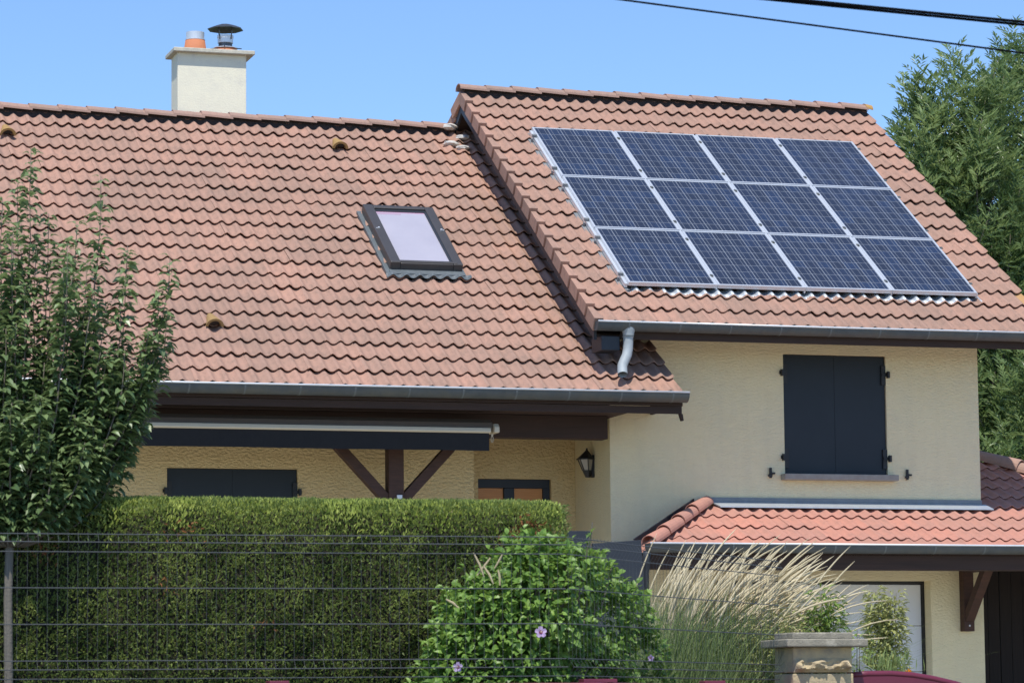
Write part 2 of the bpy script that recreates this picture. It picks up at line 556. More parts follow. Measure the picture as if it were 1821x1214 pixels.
L_PETAL = leaf_mat("lavender_petal", (0.50, 0.36, 0.62), (0.62, 0.48, 0.70), 0.6, 0.3, 0.2)
L_EYE = leaf_mat("dark_red_flower_eye", (0.18, 0.015, 0.05), (0.22, 0.02, 0.06), 0.6, 0.1, 0.2)
L_STAMEN = leaf_mat("cream_stamen", (0.75, 0.68, 0.45), (0.8, 0.74, 0.5), 0.6, 0.1, 0.2)
L_ORANGE = leaf_mat("orange_marigold", (0.70, 0.26, 0.02), (0.75, 0.40, 0.04), 0.6, 0.2, 0.2)


# ------------------------------------------------------------------ foliage helpers
def unit(a):
    a = np.asarray(a, float)
    return a / (np.linalg.norm(a, axis=-1, keepdims=True) + 1e-12)


def leaves(mb, P, D, U, Ln, W, tint, fold=0.25, droop=0.15, simple=False, mi=0):
    """P base, D direction, U up-side, Ln length, W width (arrays); folded and drooping leaf blades"""
    n = len(P)
    D = unit(D)
    S = unit(np.cross(D, U))
    U = np.cross(S, D)
    Ln = np.broadcast_to(np.asarray(Ln, float), (n,))[:, None]
    W = np.broadcast_to(np.asarray(W, float), (n,))[:, None]
    tint = np.broadcast_to(np.asarray(tint, float), (n,))
    b = P
    t = P + D * Ln - U * Ln * droop
    if simple:
        l = P + D * Ln * 0.45 + S * W * 0.5 + U * W * fold
        r = P + D * Ln * 0.45 - S * W * 0.5 + U * W * fold
        V = np.stack([b, l, t, r], 1).reshape(-1, 3)
        base = np.arange(n)[:, None] * 4
        F = np.concatenate([base + np.array([[0, 2, 1]]), base + np.array([[0, 3, 2]])], 1).reshape(-1, 3)
        k = 2
    else:
        m = P + D * Ln * 0.5 - U * Ln * droop * 0.12
        l1 = P + D * Ln * 0.28 + S * W * 0.44 + U * W * fold
        r1 = P + D * Ln * 0.28 - S * W * 0.44 + U * W * fold
        l2 = P + D * Ln * 0.66 + S * W * 0.42 + U * (W * fold - Ln * droop * 0.4)
        r2 = P + D * Ln * 0.66 - S * W * 0.42 + U * (W * fold - Ln * droop * 0.4)
        V = np.stack([b, m, t, l1, l2, r1, r2], 1).reshape(-1, 3)
        base = np.arange(n)[:, None] * 7
        F = np.concatenate([base + np.array([q]) for q in ([0, 1, 3], [1, 4, 3], [1, 2, 4], [0, 5, 1], [1, 5, 6], [1, 6, 2])], 1).reshape(-1, 3)
        k = 6
    mb.add(V, F.tolist(), mi, np.repeat(tint, k))


def rand_dirs(n):
    return unit(rng.normal(size=(n, 3)))


# ------------------------------------------------------------------ setting
g = MB()
g.add([(-900, -600, -1.36), (900, -600, -1.36), (900, 1200, -1.36), (-900, 1200, -1.36)], [(0, 1, 2, 3)])
mk("ground", g, M_SOIL, kind='structure')
g = MB()
g.box(-120, 120, -4, 9.0, -1.352, -1.30)
mk("road", g, M_ASPH, kind='structure')
g = MB()
g.box(-120, 120, 9.0, 17.3, -1.352, -1.18)
mk("pavement", g, M_PAVE, kind='structure')
g = MB()
g.prism([(-60, 17.62), (5.8, 17.62), (8.2, 20.62), (60, 20.62), (60, 110), (-60, 110)], 2, -1.355, -0.56)
mk("lawn", g, M_GRASS, kind='structure')
g = MB()
g.prism([(7.6, 20.75), (60, 20.75), (60, 33.9), (10.9, 33.9), (10.9, 31.5), (2.0, 31.5), (2.0, 23.0), (7.6, 23.0)], 2, -0.565, -0.552)
mk("gravel_bounce_yard", g, M_GRAVEL, kind='structure')  # unseen pale yard, added to bounce light up onto walls and soffits

# ------------------------------------------------------------------ the house
PIT = 0.588985026
CP, SP = math.cos(PIT), math.sin(PIT)
C_R, C_L = -14.235354, -14.746804
RY = 36.88                                                        # ridge line of the low roof
RYR = 36.58                                                       # ridge line of the high roof
YW = 32.4                                                         # front wall of the tall block
house = thing("house", "cream rendered house with pink tiled roofs, closed anthracite shutters and a garage wing", "house", (9.0, 33.0, -0.56))


def zr(y, c):
    return (c + SP * y) / CP


def wave(u):
    """two rolls across a tile of unit width"""
    a = 2 * math.pi * (2 * u) - 0.9
    return np.cos(a + 0.28 * np.sin(a))


def tiles(mb, xs, y_e, c, pit, ncourse, gauge, amp=0.0215, keep=None, back=False, mi_fn=None, thick=0.015, seed=1, seg=14, off=0.0, ry=RY, lift0=0.033, tw=0.3):
    """rows of double-roll tiles on the plane n.p = c, lowest nose at y_e; back=True lays the far slope of a ridge at RY"""
    r = np.random.default_rng(seed)
    cp, sp = math.cos(pit), math.sin(pit)
    u = np.linspace(0, 1, seg + 1)
    h = amp * wave(u)
    for j, x0 in enumerate(xs):
        for k in range(ncourse):
            if keep is not None and not keep(x0 + 0.15, k):
                continue
            jx, jn, jt, js = r.normal(0, 0.0016), r.normal(0, 0.0016), r.normal(0, 0.0018), r.normal(0, 0.002)
            lift = lift0 + jt
            s0 = k * gauge + js
            rows = [(s0 + 0.07, lift - thick - 0.004), (s0 + 0.003, lift - thick), (s0, lift - 0.006), (s0, lift - 0.006), (s0 + 0.008, lift), (s0 + gauge * 0.45, lift * 0.55), (s0 + gauge + 0.05, -0.006)]
            V, UV = [], []
            for s, nn in rows:
                hh = h + nn + jn + off + 0.0035 * (u - 0.5)
                y = y_e + s * cp - hh * sp
                z = (c + sp * y_e) / cp + s * sp + hh * cp
                if back:
                    y = 2 * ry - y
                V.append(np.stack([x0 + jx + u * tw, y, z], 1))
                UV += [(x0 + q * 0.3, s) for q in u]
            V = np.concatenate(V)
            F = []
            m = seg + 1
            for a in (0, 1, 3, 4, 5):
                for i in range(seg):
                    q = (a * m + i, a * m + i + 1, (a + 1) * m + i + 1, (a + 1) * m + i)
                    F.append(q if not back else q[::-1])
            mi = 0
            if mi_fn is not None and mi_fn(x0 + 0.15, k):                 # lichen sits on the outer roll only
                mi = [1 if (q % seg) >= seg * 0.68 and q >= seg else 0 for q in range(len(F))]
            mb.add(V, F, mi, float(r.random()))


def ridge_tiles(mb, x0, x1, y, z, step=0.33, r=0.112, seed=3, lichen_last=False):
    rr = np.random.default_rng(seed)
    x = x0
    while x < x1 - 0.02:
        e = min(x + step + 0.035, x1 + 0.01)
        V = []
        for (xx, lift, rad) in ((x, 0.022 + rr.normal(0, 0.003), r * 0.98), (e, 0.0, r), (x, 0.022, r * 0.80), (e, 0.0, r * 0.82)):
            for a in np.linspace(-0.12, math.pi + 0.12, 11):
                V.append((xx, y + rad * math.cos(a), z + 0.026 + lift + rad * 0.62 * math.sin(a)))
        F = []
        for i in range(10):
            F.append((i, i + 1, 12 + i, 11 + i))
            F.append((22 + i, 33 + i, 34 + i, 23 + i))
            F.append((i, 22 + i, 23 + i, i + 1))
            F.append((11 + i, 12 + i, 34 + i, 33 + i))
        last = lichen_last and x + step >= x1 - 0.05
        mb.add(V, F, 1 if last else 0, float(rr.random()))
        x += step


# --- left roof
GL = (RY - 31.42) / CP / 21.0
xs_left = [10.84 - 0.3 * k for k in range(30)]
xs_ext = [11.14]
mb = MB()
tiles(mb, xs_left, 31.42, C_L, PIT, 21, GL, seed=4, keep=lambda x, k: not (8.93 < x < 9.74 and 7.15 < k < 12.2))
tiles(mb, xs_ext, 31.42, C_L, PIT, 21, GL, seed=5, keep=lambda x, k: k < 4)
roof_l = mk("roof", mb, M_TILE, house, smooth=True)
roof_l['label'] = "long lower roof with a skylight"
mb = MB()
tiles(mb, xs_left, 31.42, C_L, PIT, 21, GL, seed=6, back=True, seg=8)
mk("rear_slope", mb, M_TILE, roof_l, smooth=True)
mb = MB()
ridge_tiles(mb, 2.14, 10.56, RY, zr(RY, C_L) + 0.005, 0.335)
mk("ridge", mb, M_RIDGE, roof_l, smooth=False)
mb = MB()
mb.prism([(RY - 0.06, zr(RY, C_L) - 0.06), (RY + 0.06, zr(RY, C_L) - 0.06), (RY + 0.04, zr(RY, C_L) + 0.07), (RY - 0.04, zr(RY, C_L) + 0.07)], 0, 2.2, 10.5)
mk("ridge_bedding", mb, M_PLANK, roof_l)
mb = MB()
for y0, y1 in ((31.50, RY),):
    mb.add([(2.2, y0, zr(y0, C_L) - 0.05), (10.98, y0, zr(y0, C_L) - 0.05), (10.98, y1, zr(y1, C_L) - 0.05), (2.2, y1, zr(y1, C_L) - 0.05),
            (2.2, 2 * RY - y0, zr(y0, C_L) - 0.05), (10.98, 2 * RY - y0, zr(y0, C_L) - 0.05)], [(0, 1, 2, 3), (3, 2, 5, 4)])
mb.add([(10.98, 31.5, zr(31.5, C_L) - 0.05), (11.44, 31.5, zr(31.5, C_L) - 0.05), (11.44, YW, zr(YW, C_L) - 0.05), (10.98, YW, zr(YW, C_L) - 0.05)], [(0, 1, 2, 3)])
mk("roof_boarding", mb, M_WOODH, roof_l)

# --- right roof
GR = (RYR - 31.60) / CP / 18.0
TWR = 5.2 / 17
xs_right = [10.60 + TWR * k for k in range(17)]
mb = MB()


tiles(mb, xs_right, 31.60, C_R, PIT, 18, GR, seed=7, tw=TWR, mi_fn=lambda x, k: 1 if (x > 15.5 and k in (2,)) else 0)
roof_r = mk("roof", mb, [M_TILE, M_LICHTILE], house, smooth=True)
roof_r['label'] = "higher roof carrying the solar panels"
mb = MB()
tiles(mb, xs_right, 31.60, C_R, PIT, 18, GR, seed=8, back=True, seg=8, ry=RYR, tw=TWR)
mk("rear_slope", mb, M_TILE, roof_r, smooth=True)
mb = MB()
ridge_tiles(mb, 10.55, 15.83, RYR, zr(RYR, C_R) + 0.005, 0.325, seed=9, lichen_last=True)
mk("ridge", mb, [M_RIDGE, M_LICHEN], roof_r)
mb = MB()
mb.prism([(RYR - 0.06, zr(RYR, C_R) - 0.06), (RYR + 0.06, zr(RYR, C_R) - 0.06), (RYR + 0.04, zr(RYR, C_R) + 0.07), (RYR - 0.04, zr(RYR, C_R) + 0.07)], 0, 10.62, 15.78)
mk("ridge_bedding", mb, M_PLANK, roof_r)
mb = MB()
for a in ((31.66, RYR), (2 * RYR - 31.66, RYR)):
    y0, y1 = a
    zz = zr(31.66, C_R) - 0.05
    q = [(10.62, y0, zz), (15.78, y0, zz), (15.78, y1, zr(RYR, C_R) - 0.05), (10.62, y1, zr(RYR, C_R) - 0.05)]
    mb.add(q, [(0, 1, 2, 3)])
mk("roof_boarding", mb, M_WOODH, roof_r)


def verge_tiles(mb, x0, x1, y_e, c, n, gauge, back=False, seed=2, lich=()):
    r = np.random.default_rng(seed)
    z_e = (c + SP * y_e) / CP
    for k in range(n):
        V = []
        lift = r.normal(0, 0.003)
        for s, top, bot in ((k * gauge - 0.014, 0.066 + lift, -0.082 + lift), ((k + 1) * gauge + 0.02, 0.026, -0.118)):
            for x in (x0, x1):
                for nn in (bot, top):
                    y = y_e + s * CP - nn * SP
                    V.append((x + (-0.020 if s < k * gauge else 0.004) * (1 if x == x0 else -1), 2 * RYR - y if back else y, z_e + s * SP + nn * CP))
        F = [(0, 1, 3, 2), (4, 6, 7, 5), (0, 4, 5, 1), (2, 3, 7, 6), (0, 2, 6, 4), (1, 5, 7, 3)]
        mb.add(V, F, 1 if k in lich else 0, float(r.random()))


mb = MB()
verge_tiles(mb, 10.565, 10.625, 31.60, C_R, 18, GR, seed=12)
verge_tiles(mb, 10.565, 10.625, 31.60, C_R, 18, GR, back=True, seed=13)
mk("verge", mb, M_TILE, roof_r, bevel=0.006)

def slope_board(mb, x0, x1, ya, yb, c, n0, n1, back=False):
    V = []
    for x in (x0, x1):
        for y in (ya, yb):
            for nn in (n0, n1):
                yy = y - nn * SP * 0.0
                V.append((x, 2 * RYR - yy if back else yy, zr(yy, c) + nn / CP))
    F = [(0, 1, 3, 2), (4, 6, 7, 5), (0, 4, 5, 1), (2, 3, 7, 6), (0, 2, 6, 4), (1, 5, 7, 3)]
    mb.add(V, F)


for a, b, n0, n1 in ((10.585, 10.615, -0.19, -0.105), (15.76, 15.785, -0.25, -0.09)):
    for back in (False, True):
        mb = MB()
        slope_board(mb, a, b, 31.70, RYR, C_R, n0, n1, back)
        mk("barge_board", mb, M_ANTH, house)
for a, b, back in ((10.62, 10.975, False), (10.62, 10.975, True), (15.245, 15.755, False)):
    mb = MB()
    slope_board(mb, a, b, 31.72, RYR, C_R, -0.17, -0.15, back)
    mk("verge_soffit", mb, M_WOODH, house)
mb = MB()
mb.box(10.985, 15.755, 31.66, YW - 0.002, 3.925, 3.945)
mk("soffit", mb, M_WOODH, house)
mb = MB()
mb.box(10.64, 10.84, 31.62, 31.95, 3.715, 3.865)
mk("eave_end_box", mb, M_ANTH, house, bevel=0.008)
mb = MB()
mb.box(10.85, 15.78, 31.625, 31.65, 3.835, 3.975)
mk("fascia", mb, M_WOODH, house)

# --- mortar patches where the low ridge meets the high roof
mb = MB()
for (cx, cy, cz, s) in ((10.50, 36.80, zr(RY, C_L) + 0.05, 0.085), (10.44, 36.52, zr(36.52, C_L) + 0.035, 0.08), (10.57, 36.44, zr(36.44, C_L) + 0.03, 0.07), (10.63, 36.66, zr(36.66, C_L) + 0.05, 0.07)):
    n_ = 8
    V, F = [], []
    for i in range(n_ + 1):
        for j in range(n_ + 1):
            a, b_ = i / n_ * math.pi, j / n_ * 2 * math.pi
            rr_ = s * (0.8 + 0.35 * rng.random())
            V.append((cx + 1.3 * rr_ * math.sin(a) * math.cos(b_), cy + rr_ * math.sin(a) * math.sin(b_), cz + 0.45 * rr_ * math.cos(a)))
    for i in range(n_):
        for j in range(n_):
            F.append((i * (n_ + 1) + j, i * (n_ + 1) + j + 1, (i + 1) * (n_ + 1) + j + 1, (i + 1) * (n_ + 1) + j))
    mb.add(V, F)
mk("mortar", mb, M_MORTAR, house)


# --- gutters
def gutter(mb, bead, x0, x1, yb, zb, r=0.078):
    """half-round gutter, front lip at (yb, zb)"""
    yc = yb + r
    A = np.linspace(math.pi, 2 * math.pi, 13)
    for (ra, flip) in ((r, False), (r - 0.006, True)):
        V = []
        for x in (x0, x1):
            for a in A:
                V.append((x, yc + ra * math.cos(a), zb + ra * 1.05 * math.sin(a)))
        F = [(i, i + 1, 13 + i + 1, 13 + i) for i in range(12)]
        mb.add(V, [f[::-1] for f in F] if flip else F)
    for x in (x0, x1):
        V = [(x, yc + r * math.cos(a), zb + r * 1.05 * math.sin(a)) for a in A]
        mb.add(V, [list(range(13))])
    bead.tube([(x0, yb, zb), ((x0 + x1) / 2, yb, zb - 0.004), (x1, yb, zb)], 0.0095, 8)


def gutter_bands(mb, xs, yb, zb, r=0.078, w=0.018):
    yc = yb + r
    A = np.linspace(math.pi - 0.05, 2 * math.pi, 13)
    for x0 in xs:
        V = []
        for x in (x0, x0 + w):
            for a in A:
                V.append((x, yc + (r + 0.003) * math.cos(a), zb + (r + 0.003) * 1.05 * math.sin(a)))
        mb.add(V, [(i, i + 1, 13 + i + 1, 13 + i) for i in range(12)])


GUT = [(2.0, 11.475, 31.28, 3.262, 0.096), (10.56, 15.85, 31.475, 4.000, 0.088), (10.93, 18.9, 31.02, 1.70, 0.088)]
GOBJ = []
for (x0, x1, yb, zb, r) in GUT:
    mb, bd, bn = MB(), MB(), MB()
    gutter(mb, bd, x0, x1, yb, zb, r)
    go = mk("gutter", mb, M_ZINC, house, smooth=True)
    mk("bead", bd, M_GUT, go, smooth=True)
    for xb in np.arange(x0 + 0.33, x1 - 0.1, 0.56):
        bn = MB()
        gutter_bands(bn, [xb], yb, zb, r)
        mk("gutter_bracket", bn, M_ZINC2, go, smooth=True)
    GOBJ.append(go)
# offset spout below the upper gutter, open above the lower roof
mb = MB()
mb.lathe([(0.080, 0.085), (0.072, 0.03), (0.060, 0.0), (0.056, -0.03)], (10.915, 31.565, 3.895), 20)
pts = [(10.915, 31.58, 3.89), (10.916, 31.58, 3.80), (10.912, 31.58, 3.725), (10.895, 31.57, 3.66), (10.86, 31.55, 3.60), (10.832, 31.53, 3.55), (10.822, 31.505, 3.50), (10.815, 31.475, 3.45)]
mb.tube(pts, 0.052, 16, caps=False)
mb.tube(pts[::-1], 0.047, 16, caps=False)
mb.tube([(10.916, 31.58, 3.862), (10.916, 31.58, 3.85)], 0.058, 16)
spout = mk("downpipe", mb, M_PIPE, GOBJ[1], smooth=True)

# --- walls
SIDE = [(32.65, -0.6), (41.1, -0.6), (41.1, zr(2 * RYR - 41.1, C_R) - 0.12), (RYR, zr(RYR, C_R) - 0.12), (32.65, zr(32.65, C_R) - 0.12)]


def wall_grid(mb, x0, x1, z0, z1, y0, y1, holes):
    X = sorted({x0, x1, *[h[0] for h in holes], *[h[1] for h in holes]})
    Z = sorted({z0, z1, *[h[2] for h in holes], *[h[3] for h in holes]})
    for i in range(len(X) - 1):
        for j in range(len(Z) - 1):
            cx, cz = (X[i] + X[i + 1]) / 2, (Z[j] + Z[j + 1]) / 2
            if any(h[0] < cx < h[1] and h[2] < cz < h[3] for h in holes):
                continue
            mb.box(X[i], X[i + 1], y0, y1, Z[j], Z[j + 1])


mb = MB()
wall_grid(mb, 10.98, 15.24, -0.6, 4.05, YW, YW + 0.25, [(12.955, 14.148, 2.523, 3.814), (12.15, 14.62, -0.6, 1.388)])
mb.prism(SIDE, 0, 10.98, 11.2)
mb.prism(SIDE, 0, 15.02, 15.24)
mb.box(10.98, 15.24, 41.1, 41.3, -0.6, 4.0)
w = mk("wall", mb, M_WALL, house)
w['label'] = "pale cream walls of the tall block"
mb = MB()
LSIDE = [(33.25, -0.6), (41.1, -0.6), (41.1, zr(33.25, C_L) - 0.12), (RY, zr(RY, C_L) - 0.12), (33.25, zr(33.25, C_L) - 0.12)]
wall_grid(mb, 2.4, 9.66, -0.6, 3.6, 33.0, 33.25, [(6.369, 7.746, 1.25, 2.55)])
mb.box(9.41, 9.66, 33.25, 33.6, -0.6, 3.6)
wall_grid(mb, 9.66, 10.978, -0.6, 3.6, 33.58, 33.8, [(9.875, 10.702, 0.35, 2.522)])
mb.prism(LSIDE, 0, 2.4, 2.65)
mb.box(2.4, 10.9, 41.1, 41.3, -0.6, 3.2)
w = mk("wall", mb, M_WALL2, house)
w['label'] = "ochre walls under the porch"
mb = MB()
mb.box(2.4, 10.97, 31.55, 33.58, -0.58, 0.35)
mk("terrace", mb, M_PAVE, house)

# --- eaves of the low roof
mb = MB()
mb.box(2.1, 11.46, 31.46, 31.485, 3.135, 3.24)
mb.box(2.1, 11.455, 31.475, 31.50, 3.055, 3.13)
mb.box(11.435, 11.46, 31.485, YW, 3.13, 3.30)
mb.prism([(11.43, 3.055), (11.46, 3.055), (11.47, 2.985), (11.452, 2.985)], 1, 31.46, 31.52)
mk("fascia", mb, M_WOODH, house)
mb = MB()
mb.box(2.1, 10.975, 31.50, 33.0, 3.085, 3.105)
mk("soffit", mb, M_WOODH, house)
mb = MB()
mb.box(9.67, 10.975, 33.002, 33.575, 3.09, 3.105)
mk("soffit", mb, M_WOODH, house)
mb = MB()
mb.box(2.4, 10.872, 32.14, 32.34, 2.842, 3.083)
mk("porch_beam", mb, M_WOODH, house, bevel=0.006)
mb = MB()
mb.box(8.505, 8.665, 32.15, 32.31, 0.35, 2.84)
post = mk("porch_post", mb, M_WOOD, house, bevel=0.008)
for s in (-1, 1):
    mb = MB()
    cx = 8.585 + s * 0.07
    a, b = np.array([cx, 32.23, 2.17]), np.array([cx + s * 0.58, 32.23, 2.79])
    mb.beam(a, b, 0.10, 0.115, up=(0, 1, 0))
    mk("brace", mb, M_WOOD, post, bevel=0.006)
mb = MB()
mb.box(8.585, 8.64, 32.125, 32.149, 2.16, 2.235)
mk("junction_box", mb, M_WHITE, post, bevel=0.004)


# --- shutters and openings
def hinge(mb, x, z, y, s):
    mb.box(x - 0.012 + s * 0.02, x + 0.012 + s * 0.02, y - 0.045, y, z - 0.035, z + 0.035)
    mb.box(x - 0.045, x + 0.045, y - 0.014 + 0.006, y + 0.03, z - 0.016, z + 0.02)
    mb.box(min(x, x - s * 0.05), max(x, x - s * 0.05), y + 0.002, y + 0.026, z - 0.11, z + 0.10)


def shutter_pair(x0, x1, z0, z1, y, zh, under):
    xm = (x0 + x1) / 2
    for s, a, b in ((-1, x0 + 0.004, xm - 0.0006), (1, xm + 0.0006, x1 - 0.004)):
        mb = MB()
        mb.box(a, b, y + 0.028, y + 0.062, z0 + 0.008, z1 - 0.006)
        mb.box(a + 0.002, b - 0.002, y + 0.0255, y + 0.028, z0 + 0.03, z1 - 0.03)
        sh = mk("shutter", mb, M_SHUT, house)
        for z in zh:
            hb = MB()
            hinge(hb, x0 if s < 0 else x1, z, y, s)
            mk("hinge", hb, M_BLACK, sh)
    mb = MB()
    mb.box(x0, x1, y + 0.2, y + 0.24, z0, z1)
    mk("window", mb, M_BLACK, house)


shutter_pair(12.955, 14.148, 2.523, 3.814, YW, (2.70, 3.61), None)
shutter_pair(6.369, 7.746, 1.25, 2.55, 33.0, (1.45, 2.31), None)
mb = MB()
mb.box(12.905, 14.222, YW - 0.13, YW + 0.03, 2.455, 2.518)
mk("window_sill", mb, M_SILL, house, bevel=0.006)
for x in (12.78, 14.365):
    mb = MB()
    mb.box(x - 0.013, x + 0.013, YW - 0.035, YW - 0.012, 2.475, 2.585)
    mb.box(x - 0.01, x + 0.045, YW - 0.05, YW - 0.002, 2.515, 2.535)
    mb.box(x - 0.03, x + 0.015, YW - 0.045, YW - 0.02, 2.49, 2.515)
    mk("shutter_stay", mb, M_BLACK, house, bevel=0.003)
mb = MB()
y = 33.63
mb.box(9.875, 10.702, y, y + 0.07, 2.425, 2.522)
mb.box(9.875, 9.89, y, y + 0.07, 0.35, 2.425)
mb.box(10.625, 10.702, y, y + 0.07, 0.35, 2.425)
mb.box(10.182, 10.297, y - 0.003, y + 0.07, 0.35, 2.424)
door = mk("front_door", mb, M_ANTH, house, bevel=0.004)
for a, b in ((9.892, 10.18), (10.299, 10.623)):
    mb = MB()
    mb.box(a, b, y + 0.03, y + 0.06, 0.35, 2.423)
    mk("door_panel", mb, M_DOORP, door)

# --- garage door
mb = MB()
for k, (a, b) in enumerate(((-0.58, -0.09), (-0.084, 0.41), (0.416, 0.905), (0.911, 1.352))):
    mb.box(12.2, 14.585, YW + 0.19, YW + 0.23, a, b)
gd = mk("garage_door", mb, M_WHITE, house, bevel=0.004)
mb = MB()
mb.box(12.15, 14.62, YW + 0.17, YW + 0.25, 1.355, 1.387)
mb.box(14.588, 14.62, YW + 0.17, YW + 0.25, -0.58, 1.354)
mb.box(12.15, 12.182, YW + 0.17, YW + 0.25, -0.58, 1.354)
mk("door_frame", mb, M_BLACK, gd)

# --- garage roof with hips
APIT = math.radians(23)
CG = -math.sin(APIT) * 32.28 + math.cos(APIT) * 2.177 - 0.042


def zg(y):
    return (CG + math.sin(APIT) * y) / math.cos(APIT)


GG = 0.337
hipA, hipB = np.array([12.09, 32.40, zg(32.40)]), np.array([10.955, 31.15, zg(31.15)])
hr0, hr1 = np.array([15.70, 34.22, zg(34.22)]), np.array([18.45, 31.15, zg(31.15)])
mb = MB()
xs_g = [10.92 + 0.3 * k for k in range(26)]
tiles(mb, xs_g, 31.13, CG, APIT, 12, GG, amp=0.0175, seed=21, thick=0.012, lift0=0.020,
      keep=lambda x, k: (31.13 + k * GG * 0.92 < 32.28 or x > 15.0) and (x - 10.95) * (32.4 - 31.15) > (31.13 + k * GG * 0.92 - 31.5) * (12.09 - 10.95) - 0.35)
dl = hipA - hipB
nl = (-dl[1], dl[0], 0)
dr = hr1 - hr0
nr = (-dr[1], dr[0], 0)
groof = mk("roof", mb, M_TILE2, house, smooth=True, clip=[(hipB, nl), (hr0, nr)])
groof['label'] = "low orange tiled garage roof"
mb = MB()


def hip_ridge(mb, a, b, n, r=0.105, seed=5):
    rr = np.random.default_rng(seed)
    a, b = np.array(a), np.array(b)
    d = (b - a) / n
    dn = d / np.linalg.norm(d)
    side = np.cross(dn, [0, 0, 1.0])
    side /= np.linalg.norm(side)
    u = np.cross(side, dn)
    for k in range(n):
        V = []
        for t, rad, lift in ((-0.09, r * 0.86, 0.004), (1.0, r * 1.06, 0.018), (-0.09, r * 0.72, 0.004), (1.0, r * 0.92, 0.022)):
            c = a + d * (k + t) + u * (lift - 0.02)
            for q in np.linspace(-0.1, math.pi + 0.1, 11):
                V.append(c + rad * (math.cos(q) * side + math.sin(q) * u))
        F = []
        for i in range(10):
            F += [(i, i + 1, 12 + i, 11 + i), (22 + i, 33 + i, 34 + i, 23 + i), (i, 22 + i, 23 + i, i + 1), (11 + i, 12 + i, 34 + i, 33 + i)]
        mb.add(V, F, 0, float(rr.random()))


hip_ridge(mb, hipA + [-0.06, -0.05, 0.03], hipB + [0, -0.02, 0.05], 4, 0.082)
mk("hip_ridge", mb, M_TILE2, groof, smooth=False)
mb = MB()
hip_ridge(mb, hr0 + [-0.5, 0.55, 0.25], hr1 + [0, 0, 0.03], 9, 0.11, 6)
mk("hip_ridge", mb, M_RIDGE, groof, smooth=False)  # this hip's shade is put into its colour by the browner ridge tile
mb = MB()
e = np.array([0, 0, -0.03])
mb.add([hipA + e, hipB + e, np.array([10.955, 32.395, zg(31.15)]) + e], [(0, 1, 2)])
mb.add([hr0 + e + [-0.5, 0.55, 0.2], hr1 + e, np.array([18.45, 38, zg(31.15)]) + e, np.array([15.3, 38, zg(34.9)]) + e], [(0, 1, 2, 3)])
mk("hip_end", mb, M_TILE2, groof)
mb = MB()
mb.beam(hipA + [-0.18, -0.012, 0.02], hipB + [-0.10, 0.14, 0.06], 0.012, 0.09)
mk("valley_flashing", mb, M_ANTH, groof)
mb = MB()
mb.box(12.06, 15.243, YW - 0.022, YW - 0.001, 2.205, 2.262)
mk("apron_flashing", mb, M_LEAD, groof, bevel=0.003)  # upstand of the zinc apron, its shade put into a greyer material
mb = MB()
mb.add([(12.10, YW - 0.022, 2.215), (15.28, YW - 0.022, 2.215), (15.30, YW - 0.19, 2.158), (12.14, YW - 0.19, 2.158),
        (12.14, YW - 0.19, 2.146), (15.30, YW - 0.19, 2.146), (15.28, YW - 0.022, 2.203), (12.10, YW - 0.022, 2.203)],
       [(0, 3, 2, 1), (3, 4, 5, 2), (4, 7, 6, 5), (0, 7, 4, 3), (1, 2, 5, 6)])
mk("apron_skirt", mb, M_ZINCB, groof)  # lit skirt of the same apron, sunlight put into a brighter zinc
mb = MB()
mb.box(10.97, 18.7, 31.165, 31.19, 1.60, 1.69)
mk("fascia", mb, M_WOODH, house)
mb = MB()
mb.box(10.97, 18.7, 31.195, 31.38, 1.445, 1.60)
mk("garage_beam", mb, M_WOODH, house, bevel=0.005)
mb = MB()
mb.box(10.97, 15.24, 31.385, YW - 0.002, 1.585, 1.60)
mk("soffit", mb, M_WOODH, house)
mb = MB()
mb.box(15.25, 18.7, 31.385, 33.85, 1.585, 1.60)
mk("soffit", mb, M_WOODH, house)
mb = MB()
for k in range(24):
    x = 15.26 + k * 0.145
    mb.box(x, x + 0.137, 33.86 + (k % 3) * 0.004, 33.9, -0.58, 1.583)
mk("carport_wall", mb, M_PLANK, house)
mb = MB()
mb.box(18.5, 18.7, 31.3, 33.9, -0.58, 1.58)
mb.box(15.25, 18.7, 31.4, 33.9, -0.57, -0.55)
mk("carport_side", mb, M_PLANK, house)
mb = MB()
mb.box(14.955, 15.075, YW - 0.115, YW - 0.001, 0.84, 1.584)
mb.box(14.965, 15.065, 31.384, YW - 0.118, 1.47, 1.582)
bk = mk("bracket", mb, M_WOOD, house, bevel=0.006)
mb = MB()
mb.beam((15.015, YW - 0.10, 0.98), (15.015, YW - 0.60, 1.50), 0.10, 0.10, up=(1, 0, 0))
mk("brace", mb, M_WOOD, bk, bevel=0.005)
mb = MB()
mb.lathe([(0.008, 0), (0.011, 0.004), (0.0, 0.008)], (0, 0, 0), 8)
mb.v = [v[:, [0, 2, 1]] * np.array([1, -1, 1]) + np.array([15.015, YW - 0.115, 0.90]) for v in mb.v]
mk("bolt", mb, M_STEEL, bk)
mb = MB()
mb.tube([(10.93, 31.12, 1.62), (10.93, 31.16, 1.5), (10.93, 31.2, 1.4), (10.93, 31.2, -0.56)], 0.042, 12)
mk("downpipe", mb, M_ANTH, GOBJ[2], smooth=True)

